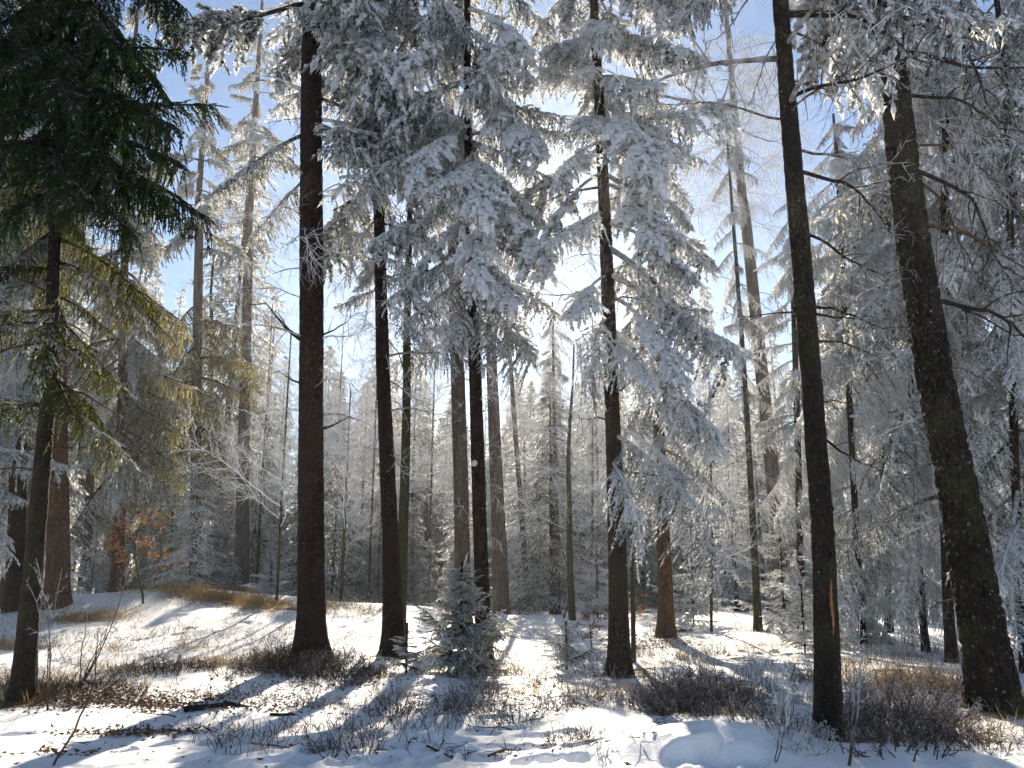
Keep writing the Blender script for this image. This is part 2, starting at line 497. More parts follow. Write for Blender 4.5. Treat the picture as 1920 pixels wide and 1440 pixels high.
def axis(lo, f0, f1, hi, step, grow):
    mid = list(np.arange(f0, f1 + 1e-6, step))
    up = []; s = step; x = f1
    while x < hi:
        s *= grow; x += s; up.append(x)
    dn = []; s = step; x = f0
    while x > lo:
        s *= grow; x -= s; dn.append(x)
    return np.array(dn[::-1] + mid + up)
gx = axis(-700, -6.5, 6.5, 700, 0.03, 1.03)
gy = axis(-300, 6.3, 13.0, 1200, 0.03, 1.02)
X, Y = np.meshgrid(gx, gy)
Z = fine_h(X, Y)
gm = MB()
nx, ny = len(gx), len(gy)
ii = np.arange(ny - 1)[:, None] * nx + np.arange(nx - 1)[None, :]
gm.add(np.stack([X, Y, Z], -1).reshape(-1, 3), np.stack([ii, ii + 1, ii + nx + 1, ii + nx], -1).reshape(-1, 4), None, 0.0)
me = gm.mesh('snowy_ground', [M['snow']], smooth=True)
la = me.attributes.new('litter', 'FLOAT', 'POINT')
la.data.foreach_set('value', litter_mask(X, Y).ravel().astype(np.float32))
ground = obj('ground', me)
ground['kind'] = 'structure'
print('ground', nx, ny)

# ------------------------------------------------------------------ branch meshes
def unit(v):
    return v / (np.linalg.norm(v) + 1e-9)

def bough_mesh(name, seed, L=2.4, sag=0.28, upturn=0.1, step=0.075, l2=0.40, tstep=0.042, tlen=0.11, tw=0.030, hang=0.5, hlen=0.4, snow=0.5, mats=None, bare=0.12):
    """a spruce bough along +X: limb, side branchlets, hanging strings, shoots"""
    r = np.random.default_rng(seed)
    mb = MB()
    t = np.linspace(0, 1, 12)
    ph = r.uniform(0, 6)
    P = np.stack([L * t, 0.03 * L * np.sin(t * 4 + ph), -sag * L * t ** 1.7 + upturn * L * np.clip(t - 0.55, 0, 1) ** 1.5 * 2], -1)
    mb.tube(P, 0.017 * L * (1 - t) ** 0.8 + 0.005, 5, fr=0.3 + 0.4 * t, mat=1)
    s0, s1, sw, sf = [], [], [], []
    e0, e1, er0, er1, ef = [], [], [], [], []
    def curve_at(s):
        x = s * 11; i = min(int(x), 10)
        return P[i] * (1 - (x - i)) + P[i + 1] * (x - i), unit(P[i + 1] - P[i])
    def clothe(q0, tan, length, droop, fr0, dens=1.0, wmul=1.0, tl=tlen):
        """a branchlet from q0: wood plus shoots on both sides"""
        n = max(2, int(length / 0.11))
        pts = [q0]; d = np.array(tan)
        for k in range(n):
            d = unit(d + np.array([0, 0, -droop / n]) + r.normal(0, 0.07, 3))
            pts.append(pts[-1] + d * (length / n))
        for k in range(n):
            e0.append(pts[k]); e1.append(pts[k + 1]); er0.append(0.006); er1.append(0.005); ef.append(fr0)
            a, b = pts[k], pts[k + 1]
            dd = unit(b - a)
            sd = unit(np.cross(dd, [0, 0, 1.0]) + r.normal(0, 0.15, 3))
            m = max(1, int((length / n) / tstep * dens))
            for j in range(m):
                for sg in (-1, 1):
                    u = (j + r.uniform(0.1, 0.9)) / m
                    q = a * (1 - u) + b * u
                    ll = tl * r.uniform(0.55, 1.25) * (1 - 0.45 * (k + u) / n)
                    dr = unit(dd * r.uniform(0.5, 1.0) + sd * sg * r.uniform(0.35, 1.0) + np.array([0, 0, r.uniform(-0.75, 0.12)]))
                    s0.append(q); s1.append(q + dr * ll); sw.append(tw * wmul * r.uniform(0.7, 1.3)); sf.append(fr0 + r.normal(0, 0.14))
        s0.append(pts[-2]); s1.append(pts[-1] + unit(pts[-1] - pts[-2]) * tl * 0.8); sw.append(tw * wmul); sf.append(fr0 + 0.1)
        return pts
    s = bare
    while s < 1.0:
        q, tg = curve_at(s)
        for sg in (-1, 1):
            a = math.radians(r.uniform(42, 72))
            d = unit(np.array([math.cos(a), sg * math.sin(a), r.uniform(-0.35, 0.08)]) + tg * 0.2)
            env = (0.35 + 0.65 * min(1, (s - bare) / 0.25 + 0.2)) * (1.02 - s) ** 0.65
            ln = max(0.10, l2 * L * env * r.uniform(0.65, 1.15))
            fr0 = r.uniform(0.32, 0.72)
            pts = clothe(q, d, ln, r.uniform(0.35, 0.9), fr0)
            for hp in pts[1:]:
                if r.random() < hang * 0.55:
                    clothe(hp, unit(np.array([r.normal(0, .18), r.normal(0, .18), -1])), hlen * r.uniform(0.35, 1.1), 0.3, r.uniform(0.22, 0.62), 0.75, 0.9, tlen * 0.8)
        if r.random() < hang:
            clothe(q, unit(np.array([r.normal(0.1, .2), r.normal(0, .2), -1])), hlen * r.uniform(0.5, 1.3), 0.3, r.uniform(0.2, 0.6), 0.8, 0.9, tlen * 0.8)
        s += step / L * r.uniform(0.8, 1.25)
    q, tg = curve_at(0.995)
    clothe(q, tg, 0.25, 0.4, 0.65)
    # thick snow and rime lying on the upper side
    ns = int(len(s0) * 0.25 * snow)
    if ns:
        idx = r.integers(0, len(s0), ns)
        A = np.array(s0)[idx] + np.array([0, 0, tw * 0.45]); B = np.array(s1)[idx] + np.array([0, 0, tw * 0.4])
        mb.shoots(A, B, tw * 1.7, 0.98, 0, fold=0.3, rng=r)
    mb.shoots(s0, s1, np.array(sw), np.clip(sf, 0, 1), 0, rng=r)
    mb.prisms(e0, e1, np.array(er0), np.array(er1), np.array(ef), 1)
    return mb.mesh(name, mats)

FM = [M['frost'], M['limb']]
GM_ = [M['green'], M['limb']]
HEAVY = [bough_mesh('heavy_bough', 100 + i, L=l, sag=sg, step=0.075, l2=0.42, tstep=0.034, tlen=0.105, tw=0.034, hang=0.50, hlen=0.42, snow=1.1, mats=FM)
         for i, (l, sg) in enumerate([(1.6, .30), (2.0, .22), (2.0, .40), (2.5, .30), (1.2, .35), (2.5, .18)])]
PAD = [bough_mesh('snow_laden_bough', 150 + i, L=l, sag=sg, step=0.07, l2=0.62, tstep=0.034, tlen=0.11, tw=0.054, hang=0.4, hlen=0.35, snow=2.4, mats=FM, bare=0.34)
       for i, (l, sg) in enumerate([(1.7, .45), (2.0, .35), (1.4, .55)])]
DROOP = [bough_mesh('drooping_bough', 200 + i, L=l, sag=sg, step=0.09, l2=0.32, tstep=0.04, tlen=0.10, tw=0.026, hang=0.95, hlen=0.62, snow=0.4, mats=FM)
         for i, (l, sg) in enumerate([(1.8, .35), (2.2, .45), (2.4, .30), (1.5, .5), (2.8, .38)])]
GREEN = [bough_mesh('green_bough', 300 + i, L=l, sag=sg, step=0.075, l2=0.38, tstep=0.036, tlen=0.10, tw=0.024, hang=0.8, hlen=0.45, snow=0.0, mats=GM_)
         for i, (l, sg) in enumerate([(1.6, .40), (2.0, .5), (2.3, .4), (1.3, .5)])]

def grow(mb, r, p, d, length, rad, lvl, maxlvl, spread, nsub, fr, droop=0.0, kink=0.12, mat=0):
    """a bare, forking branch"""
    n = max(3, int(length / (0.16 if lvl < 2 else 0.10)))
    n = min(n, 12)
    pts = [np.array(p, float)]; d = np.array(d, float); dirs = [d]
    for k in range(n):
        d = unit(d + r.normal(0, kink, 3) + np.array([0, 0, -droop / n]))
        pts.append(pts[-1] + d * length / n); dirs.append(d)
    tt = np.linspace(0, 1, n + 1)
    if lvl == 0:
        mb.tube(pts, rad * (1 - 0.8 * tt), 5, fr=fr + 0.25 * tt, mat=mat)
    else:
        pa = np.array(pts); rr = rad * (1 - 0.7 * tt)
        mb.prisms(pa[:-1], pa[1:], rr[:-1], rr[1:], fr + 0.2 * lvl, mat)
    if lvl < maxlvl:
        m = nsub[lvl]
        for j in range(m):
            u = 0.18 + 0.8 * (j + r.uniform(0, 1)) / m
            i = min(n - 1, int(u * n))
            q = pts[i] + (pts[i + 1] - pts[i]) * (u * n - i)
            sd = unit(np.cross(dirs[i], r.normal(0, 1, 3)))
            dd = unit(dirs[i] * (1 - spread) + sd * spread + np.array([0, 0, -droop * 0.2]))
            grow(mb, r, q, dd, length * r.uniform(0.28, 0.55) * (1.1 - 0.5 * u), max(rad * 0.45, 0.0032), lvl + 1, maxlvl, spread, nsub, fr, droop, kink, mat)

def dead_mesh(name, seed, L, rad, droop, nsub, spread=0.6, lv=2, fr=0.35, kink=0.16, mat='twig'):
    r = np.random.default_rng(seed); mb = MB()
    grow(mb, r, (0, 0, 0), (1, 0, 0.1), L, rad, 0, lv, spread, nsub, fr, droop, kink)
    return mb.mesh(name, [M[mat]])
DEAD = [dead_mesh('dead_branch', 400 + i, l, 0.018, dr, ns) for i, (l, dr, ns) in enumerate([(1.5, .5, (9, 4)), (2.0, .8, (12, 5)), (1.2, -.4, (7, 3)), (2.2, .3, (14, 5)), (1.0, .2, (6, 3))])]
STUB = [dead_mesh('snag_branch', 420 + i, l, 0.024, dr, (3, 2), lv=1, mat='limb') for i, (l, dr) in enumerate([(1.0, .2), (1.4, .5), (0.5, .1)])]
BIG = [dead_mesh('dead_limb', 430 + i, l, 0.034, dr, ns, spread=0.62, mat='limb') for i, (l, dr, ns) in enumerate([(1.8, .5, (7, 5)), (2.2, .9, (10, 5)), (2.0, .1, (8, 5))])]
LARCH = [dead_mesh('bare_bough', 440 + i, 2.2, 0.018, dr, (26, 9), spread=0.55, fr=0.75) for i, dr in enumerate([.3, .9, -.2])]
BIRCH = [dead_mesh('frosted_spray', 460 + i, 2.0, 0.012, -0.1, (20, 9), spread=0.5, fr=0.9, kink=0.1) for i in range(3)]

# ------------------------------------------------------------------ trunks
def trunk_mesh(pts, rads, mat, seed=0, sides=18, dz=0.18, rough=0.03, plate=0.0, flare=0.6, extra=None):
    pts = np.asarray(pts, float); rads = np.asarray(rads, float)
    zz = pts[:, 2]
    z = np.concatenate([np.arange(zz[0] - 0.25, min(zz[-1], 14.0), dz), np.arange(min(zz[-1], 14.0), zz[-1], 1.0), [zz[-1]]])
    cx = np.interp(z, zz, pts[:, 0]); cy = np.interp(z, zz, pts[:, 1]); rr = np.interp(z, zz, rads)
    def smooth(a):
        k = 7; pad = np.pad(a, k, mode='edge'); return np.convolve(pad, np.ones(2 * k + 1) / (2 * k + 1), 'valid')
    cx, cy, rr = smooth(cx), smooth(cy), smooth(rr)
    th = np.arange(sides) * 2 * PI / sides
    r = np.random.default_rng(seed)
    lobes = 0
    for k in range(4):
        a0 = r.uniform(0, 2 * PI)
        lobes = lobes + np.clip(np.cos(th - a0), 0, 1) ** 4 * r.uniform(0.4, 1.0)
    hgt = np.clip(z - zz[0], 0, None)
    fl = flare * np.exp(-hgt / 0.28)
    R = rr[:, None] * (1 + fl[:, None] * (0.35 + 0.65 * lobes[None, :]))
    cc = np.stack([np.cos(th)[None, :] * np.ones((len(z), 1)), np.sin(th)[None, :] * np.ones((len(z), 1)), z[:, None] * np.ones((1, sides))], -1)
    sc = np.stack([cc[..., 0] * 1.2, cc[..., 1] * 1.2, cc[..., 2] * 1.1], -1)
    R = R * (1 + rough * vnoise(sc + seed * 3.1, seed) + rough * 0.7 * vnoise(sc * 3 + 5, seed + 1))
    if plate:
        rad0 = rr[:, None]
        q = np.stack([cc[..., 0] * rad0 * 17, cc[..., 1] * rad0 * 17, cc[..., 2] * 6.5], -1)
        a = np.abs(vnoise(q, seed + 5)); b = np.abs(vnoise(q * 2.3 + 3, seed + 6))
        R = R + plate * (np.clip(a * 3.2, 0, 1) - 0.6) + plate * 0.5 * (np.clip(b * 3, 0, 1) - 0.5)
    v = np.stack([cx[:, None] + R * np.cos(th), cy[:, None] + R * np.sin(th), z[:, None] * np.ones((1, sides))], -1)
    mb = MB(); n = len(z)
    i = np.arange(n - 1)[:, None] * sides; j = np.arange(sides)[None, :]; jn = (j + 1) % sides
    mb.add(v.reshape(-1, 3), np.stack([i + j, i + jn, i + sides + jn, i + sides + j], -1).reshape(-1, 4), None, 0.2)
    return mb.mesh('trunk', [M[mat]], smooth=True), (z, cx, cy, rr)

class Tree:
    """a tree whose trunk follows photographed points at one distance"""
    def __init__(s, name, label, cat, base, ups, mat, Yd=None, height=22.0, seed=0, group=None, wid=0.96, **kw):
        px, py, wpx = base
        if Yd is None:
            b = G(px, py)
        else:
            b = at_y(px, py, Yd); b[2] = gz(b[0], b[1])
        s.base = b
        s.root = thing(name, label, cat, (b[0], b[1], b[2]), group)
        pts = [np.zeros(3)]; ca = wid * math.cos(math.atan((px - 960) / FPX)); rad = [ca * wpx / 2 * depth_of(b) / FPX]
        for (ux, uy, uw) in ups:
            q = at_y(ux, uy, b[1]); pts.append(q - b); rad.append(ca * uw / 2 * depth_of(q) / FPX)
        top = pts[-1]; d = unit(pts[-1] - pts[-2])
        d = unit(d + np.array([0, 0, 1.5]))
        k = max(0.5, (height - top[2]) / max(d[2], 0.3))
        pts.append(top + d * k); rad.append(0.02)
        s.pts = np.array(pts)
        me_, (s.z, s.cx, s.cy, s.rr) = trunk_mesh(s.pts, rad, mat, seed, **kw)
        s.trunk = obj('trunk', me_, s.root)
        s.r = np.random.default_rng(seed + 900)
        s.height = height
    def axis(s, z):
        return np.array([np.interp(z, s.z, s.cx), np.interp(z, s.z, s.cy), z]), float(np.interp(z, s.z, s.rr))
    def z_at(s, py):
        d = ray(960, py); return EYE[2] + d[2] * s.base[1] / d[1] - s.base[2]
    def put(s, meshes, name, z, az, pitch, length, color, roll=None):
        c, rr = s.axis(z)
        me_ = meshes[s.r.integers(0, len(meshes))]
        L0 = me_['L']
        sc = length / L0
        p = c + np.array([math.cos(az), math.sin(az), 0]) * rr * 0.7
        roll = s.r.normal(0, 0.15) if roll is None else roll
        return obj(name, me_, s.root, p, (roll, -pitch, az), sc, color)
    def crown(s, meshes, z0, z1, n, lfun, pitch, frost, yel=0.0, name='bough', azr=None, fv=0.08):
        for k in range(n):
            u = (k + s.r.uniform(0, 1)) / n
            z = z0 + (z1 - z0) * min(1.0, u + s.r.normal(0, 0.02))
            az = (k * 2.399963 + s.r.uniform(-0.8, 0.8)) % (2 * PI)
            if meshes is HEAVY and s.r.random() < 0.3: msel = PAD
            else: msel = meshes
            if azr is not None:
                az = s.r.uniform(azr[0], azr[1])
            c = (float(np.clip(frost + s.r.normal(0, fv), 0, 1)), float(np.clip(yel + s.r.normal(0, yel * 0.4), 0, 1)), 0)
            s.put(msel, name, z, az, pitch + s.r.normal(0, 0.24), lfun(z) * s.r.uniform(0.5, 1.3), c)
    def limb_to(s, meshes, name, pxs, pye, px2, py2, dy, color, chord=0.0, mat=None):
        """a branch from the trunk at height of pixel row pye to the point seen at (px2,py2), dy metres nearer(-)/farther(+)"""
        z = s.z_at(pye)
        if meshes is HEAVY and s.r.random() < 0.4: meshes = PAD
        c, rr = s.axis(z)
        a = s.base + c
        b = at_y(px2, py2, s.base[1] + dy)
        d = b - a
        ln = np.linalg.norm(d)
        az = math.atan2(d[1], d[0])
        pitch = max(math.asin(d[2] / ln) + chord, -0.45)
        return s.put(meshes, name, z, az, pitch, ln, color)

for lst, lens in ((PAD, (1.7, 2.0, 1.4)), (HEAVY, (1.6, 2.0, 2.0, 2.5, 1.2, 2.5)), (DROOP, (1.8, 2.2, 2.4, 1.5, 2.8)), (GREEN, (1.6, 2.0, 2.3, 1.3)), (DEAD, (1.5, 2.0, 1.2, 2.2, 1.0)), (STUB, (1.0, 1.4, .5)), (BIG, (1.8, 2.2, 2.0)), (LARCH, (2.2,) * 3), (BIRCH, (2.0,) * 3)):
    for m_, l_ in zip(lst, lens): m_['L'] = l_

BARE = (0.35, 0, 0)
RIME = (0.75, 0, 0)
TREES = {}
def dead_twigs(t, z0, z1, n, lo=0.5, hi=1.6, frost=0.5, meshes=None):
    t.crown(meshes or DEAD, z0, z1, n, lambda z: t.r.uniform(lo, hi), 0.0, frost, 0, 'dead_branch', fv=0.15)

# 1 dark green spruce at the far left edge
t = Tree('spruce_tree', 'dark green spruce with slender mossy trunk and low drooping boughs, beside the thin whippy saplings', 'tree', (48, 1262, 52), [(68, 1000, 44), (95, 700, 34), (108, 300, 27), (118, 60, 24)], 'dark', Yd=9.6, seed=1, rough=0.05, wid=0.85, sides=40, dz=0.06, plate=0.006)
TREES['dark'] = t
t.crown(GREEN, 3.4, 7.0, 24, lambda z: 1.15, -0.25, 0.32, 0.3, fv=0.15)
t.crown(GREEN, 6.9, 12, 58, lambda z: 1.75, -0.25, 0.08, 0.0)
t.crown(GREEN, 12, 21.5, 46, lambda z: 0.5 + (22 - z) * 0.19, 0.0, 0.15)
for (z, px2, py2, dy) in [(6.8, 370, 335, -0.3), (7.6, 370, 160, 0.2), (8.4, 340, 60, -0.6), (5.3, -20, 480, -0.8), (7.2, -60, 260, -0.4), (7.9, 230, 250, -1.0), (8.3, 100, 120, -1.5), (7.4, 330, 260, -0.8), (8.0, 300, 180, -1.2), (6.6, 230, 400, -0.9), (7.0, 120, 330, -1.4), (6.4, 20, 380, -1.2), (7.8, 10, 200, -1.0)]:
    d_ = ray(px2, py2)
    c, rr = t.axis(z); a = t.base + c; b = at_y(px2, py2, t.base[1] + dy); d = b - a; ln = float(np.linalg.norm(d))
    t.put(GREEN[1:3], 'bough', z, math.atan2(d[1], d[0]), math.asin(d[2] / ln) + 0.2, ln, (0.06, 0, 0))
dead_twigs(t, 2.0, 5.5, 12, 0.6, 1.5, 0.25)

# 2 reddish trunk just behind it
t = Tree('spruce_tree', 'thick reddish-brown spruce trunk with flared foot behind the dark green spruce', 'tree', (110, 1135, 52), [(108, 900, 46), (106, 700, 40), (108, 300, 32)], 'redspruce', seed=2)
TREES['red'] = t
t.crown(DROOP, 8, 10, 9, lambda z: 2.0, -0.15, 0.5, 0.5)
t.crown(DROOP, 10, 21, 26, lambda z: 0.5 + (22 - z) * 0.2, -0.1, 0.55, 0.1)
dead_twigs(t, 2.5, 5, 8, 0.5, 1.2, 0.5)

# 3-6 slim trunks on the left slope
t = Tree('spruce_tree', 'dark brown spruce stem behind the orange-leaved beech sapling, upper part in rimed boughs', 'tree', (222, 1082, 27), [(228, 850, 23), (232, 600, 18), (236, 300, 13)], 'redspruce', Yd=21.5, seed=3)
t.crown(DROOP, 3.3, 9.5, 34, lambda z: 1.9, -0.35, 0.52, 0.7, fv=0.15)
t.crown(DROOP, 3.6, 9, 16, lambda z: 1.8, -0.2, 0.12, 1.0, azr=(-0.7, 1.2))  # yellow boughs: the look of sun through needles, put into their colour
t.crown(DROOP, 2.6, 4.5, 7, lambda z: 1.5, -0.45, 0.6, 0.5, azr=(-2.6, -0.6))
t.crown(HEAVY, 9, 21, 20, lambda z: 0.5 + (22 - z) * 0.2, -0.1, 0.5, 0.3)
TREES['t3'] = t
t = Tree('spruce_tree', 'straight grey-brown spruce at the golden grass patch, needles tinted sunlit yellow half way up', 'tree', (369, 1102, 27), [(368, 800, 22), (372, 500, 18), (380, 220, 12)], 'grey', Yd=26.5, seed=4)
t.crown(DROOP, 4.2, 10.5, 30, lambda z: 2.0, -0.25, 0.26, 1.0, fv=0.18)  # backlit yellow painted into the needle colour
t.limb_to(DROOP[2:3], 'bough', 0, 800, 440, 855, -0.5, (0.1, 1.0, 0), 0.15)
t.crown(HEAVY, 12.5, 21, 30, lambda z: 0.5 + (22 - z) * 0.17, -0.1, 0.5, 0.4)
t.crown(DEAD, 3, 12, 14, lambda z: 1.2, -0.1, 0.7, name='dead_branch')
TREES['t4'] = t
t = Tree('spruce_tree', 'very slim dark spruce pole standing between two grey-brown trunks beyond the golden grass', 'tree', (393, 1085, 11), [(394, 800, 9), (397, 540, 7)], 'spruce', Yd=33, seed=5, height=19)
t.crown(HEAVY, 8, 18.5, 30, lambda z: 0.4 + (19 - z) * 0.12, -0.1, 0.6, 0.1)
t = Tree('spruce_tree', 'tall pale grey spruce trunk in front of open sky, above the golden grass', 'tree', (455, 1112, 31), [(455, 900, 25), (465, 500, 19), (474, 300, 15), (483, 100, 10)], 'grey', Yd=28.5, seed=6, height=25)
TREES['t5'] = t
t.crown(DEAD, 5, 14, 24, lambda z: 1.5, 0.0, 0.75, name='dead_branch', fv=0.15)
t.crown(LARCH, 12, 18, 12, lambda z: 1.8, -0.2, 0.7, name='dead_branch')
t.crown(HEAVY, 17.5, 24.5, 32, lambda z: 0.5 + (25 - z) * 0.16, -0.1, 0.5, 0.1)

# 7 the big dark trunk
t = Tree('spruce_tree', 'thickest dark spruce trunk with flared root collar in brushwood, carrying long bare-based limbs', 'tree', (585, 1208, 56), [(583, 900, 50), (584, 600, 47), (584, 300, 45), (584, 60, 37)], 'spruce', Yd=14.0, seed=7, flare=0.95, sides=64, dz=0.045, rough=0.035, plate=0.010)
TREES['big'] = t
RB = (0.62, 0.05, 0)
for (py, px2, py2, dy, ms, col) in [(150, 905, 245, -0.5, HEAVY[3:4] + HEAVY[5:6], RB), (258, 800, 300, 0.3, HEAVY, RB), (365, 720, 372, 0.2, DEAD, RIME), (255, 385, 340, -0.2, HEAVY[2:4], (0.5, 0.1, 0)), (170, 420, 60, 0.6, DEAD, RIME),
                                   (60, 760, 60, -1.2, HEAVY, RB), (40, 700, 90, -1.6, HEAVY, RB), (20, 950, 90, 0.0, HEAVY[3:4], RB), (330, 480, 440, 0.5, DROOP, RB), (440, 500, 470, 0.2, DEAD, BARE), (250, 470, 130, 0.6, DEAD, BARE),
                                   (520, 640, 525, -0.3, DEAD, BARE), (630, 660, 590, 0.1, STUB, BARE), (720, 530, 715, 0, STUB[2:], BARE), (805, 645, 800, 0, STUB[2:], BARE), (640, 490, 600, 0, STUB, BARE), (30, 620, 100, -1.0, HEAVY, RB)]:
    t.limb_to(ms, 'bough' if ms not in (DEAD, STUB) else 'dead_branch', 0, py, px2, py2, dy, col, 0.1)
t.crown(HEAVY, 12.2, 14, 9, lambda z: 2.2, -0.1, 0.6)
t.crown(HEAVY, 9.6, 12.5, 8, lambda z: 2.2, -0.15, 0.6, azr=(-1.0, 0.9))
t.crown(HEAVY, 14, 23, 40, lambda z: 0.5 + (24 - z) * 0.22, -0.1, 0.6)
dead_twigs(t, 4, 9.5, 16, 0.7, 1.8, 0.6)

# 8 spruce with the mossy forked tree behind it
t = Tree('spruce_tree', 'straight brown spruce trunk standing close in front of the mossy forked tree', 'tree', (740, 1216, 44), [(732, 1000, 33), (718, 700, 26), (712, 450, 22), (706, 200, 18)], 'spruce', Yd=14.6, seed=8, flare=0.8, sides=48, dz=0.05, plate=0.008)
TREES['t7'] = t
t.crown(DROOP + HEAVY, 6.6, 9.5, 14, lambda z: 1.3, -0.2, 0.65)
t.crown(HEAVY, 9.5, 20, 36, lambda z: 0.5 + (21 - z) * 0.16, -0.15, 0.65)
dead_twigs(t, 3.2, 8.5, 26, 0.7, 1.9, 0.65)

t = Tree('beech_tree', 'crooked moss-green broadleaf tree with bare dark forks behind the brown spruce trunk', 'tree', (752, 1165, 22), [(757, 950, 20), (763, 790, 17), (762, 640, 15), (768, 420, 12), (772, 250, 8)], 'mossy', Yd=16.2, seed=9, height=13, flare=0.3)
TREES['beech'] = t
for (py, px2, py2, dy) in [(780, 848, 750, -0.2), (700, 822, 655, 0.2), (930, 850, 905, 0.3), (820, 840, 820, -0.3), (780, 738, 700, 0.2), (560, 800, 470, 0.1), (700, 730, 560, 0.3), (600, 735, 560, 0), (640, 790, 690, 0.6), (880, 700, 800, .4), (500, 800, 380, .2), (450, 730, 330, .1), (925, 860, 990, -.3)]:
    t.limb_to(DEAD[3:4] + DEAD[1:2], 'limb', 0, py, px2, py2, dy, (0.33, 0, 0), 0.05)
t.crown(LARCH, 6, 12.5, 14, lambda z: 1.8, 0.3, 0.6, name='limb')

# 10 two trunks side by side in the middle
t = Tree('spruce_tree', 'rough brown trunk with sunlit flaky bark rising directly behind the bushy young spruce', 'tree', (868, 1150, 33), [(866, 950, 30), (858, 700, 27), (850, 450, 22), (845, 200, 18)], 'grey', Yd=20.5, seed=10)
t.crown(DROOP + HEAVY, 7, 12, 18, lambda z: 1.7, -0.3, 0.7)
t.crown(HEAVY, 12, 21, 30, lambda z: 0.4 + (22 - z) * 0.13, -0.1, 0.7)
dead_twigs(t, 2.5, 7, 22, 0.6, 1.4, 0.85)
t = Tree('spruce_tree', 'slim dark spruce trunk with pale round branch scar, foot hidden by the bushy young spruce', 'tree', (908, 1238, 32), [(902, 1050, 28), (894, 800, 26), (888, 600, 22), (880, 350, 17), (876, 150, 14)], 'spruce', Yd=13.2, seed=11, flare=0.5, sides=40, dz=0.06, plate=0.006)
TREES['t10'] = t
c, rr = t.axis(t.z_at(870))
sm = MB(); th = np.linspace(0, 2 * PI, 12, endpoint=False)
ring = np.stack([0.045 * np.cos(th), np.full(12, -0.012), 0.05 * np.sin(th)], -1); ring0 = ring * [1.25, 0, 1.25] + [0, 0.03, 0]
sm.add(np.concatenate([ring0, ring, [[0, -0.016, 0]]]), [[k, (k + 1) % 12, 12 + (k + 1) % 12, 12 + k] for k in range(12)], [[12 + k, 12 + (k + 1) % 12, 24] for k in range(12)])
obj('branch_scar', sm.mesh('branch_scar', [M['cut']]), t.root, c + [-0.05, -rr * 0.97, 0])
for (py, px2, py2, dy, ms) in [(560, 1010, 640, -0.5, DROOP), (500, 1050, 560, 0, HEAVY), (420, 1030, 470, -0.6, HEAVY), (350, 1000, 400, -0.9, HEAVY), (520, 790, 640, -0.2, DROOP), (420, 770, 520, -0.4, HEAVY), (380, 700, 440, 0, HEAVY), (300, 950, 330, -1.2, HEAVY[:3]),
                               (250, 1060, 230, -0.5, HEAVY[3:4]), (200, 1060, 200, -0.9, HEAVY[3:4]), (330, 820, 300, -0.8, HEAVY), (580, 850, 690, -0.8, DROOP[:1]), (600, 960, 690, -0.5, DROOP), (480, 930, 560, -1.1, HEAVY), (300, 1030, 370, -.3, HEAVY)]:
    t.limb_to(ms, 'bough', 0, py, px2, py2, dy, (0.6, 0.05, 0), 0.12)
for (py, px2, py2, dy) in [(170, 1030, 235, -1.2), (200, 985, 200, -1.6), (290, 905, 360, -1.5), (300, 860, 330, -1.2), (240, 790, 300, -1.1), (60, 740, 110, -1.2), (120, 720, 90, -0.8), (360, 1060, 420, -1.0), (20, 1000, 60, -1.2), (420, 880, 460, -1.5)]:
    t.limb_to(PAD, 'bough', 0, py, px2, py2, dy, (0.8, 0.0, 0), 0.12)
t.crown(HEAVY, 6.0, 9, 12, lambda z: 1.5, -0.3, 0.6, 0.05)
t.crown(HEAVY, 9, 20, 54, lambda z: 0.5 + (21 - z) * 0.16, -0.2, 0.6)
dead_twigs(t, 3.6, 6, 8, 0.5, 1.2, 0.6)

# 12 hazy trunks beyond
t = Tree('spruce_tree', 'pale pinkish-grey spruce trunk on the snowy crest beyond the bushy young spruce', 'tree', (941, 1142, 33), [(933, 950, 27), (924, 740, 22), (915, 500, 17)], 'grey', Yd=24.5, seed=12, height=20)
t.crown(DROOP, 8.5, 19.5, 22, lambda z: 0.5 + (20 - z) * 0.13, -0.2, 0.7)
dead_twigs(t, 4, 9, 14, 0.6, 1.3, 0.8)
t = Tree('spruce_tree', 'thin leaning dark pole of a spruce against the brightest gap of the wood', 'tree', (990, 1147, 13), [(980, 980, 11), (965, 800, 9), (955, 640, 7)], 'grey', Yd=29, seed=13, height=15)
dead_twigs(t, 3, 13, 18, 0.4, 1.0, 0.8)
t = Tree('spruce_tree', 'thin olive-brown spruce stem among pale young conifers on the crest', 'tree', (1046, 1150, 13), [(1043, 1000, 11), (1040, 850, 9)], 'mossy', Yd=27, seed=14, height=11)
t.crown(HEAVY, 3.5, 10.5, 20, lambda z: 0.8, -0.2, 0.7)
t = Tree('beech_tree', 'young broadleaf tree with crooked mossy stem and wispy rimed crown on the crest', 'tree', (1076, 1163, 15), [(1066, 1080, 12), (1070, 980, 11), (1063, 850, 8), (1075, 720, 5)], 'mossy', Yd=22.5, seed=15, height=8.0, flare=0.2)
t.crown(BIRCH, 2.2, 7.5, 26, lambda z: 1.7, 0.45, 0.55, name='limb')

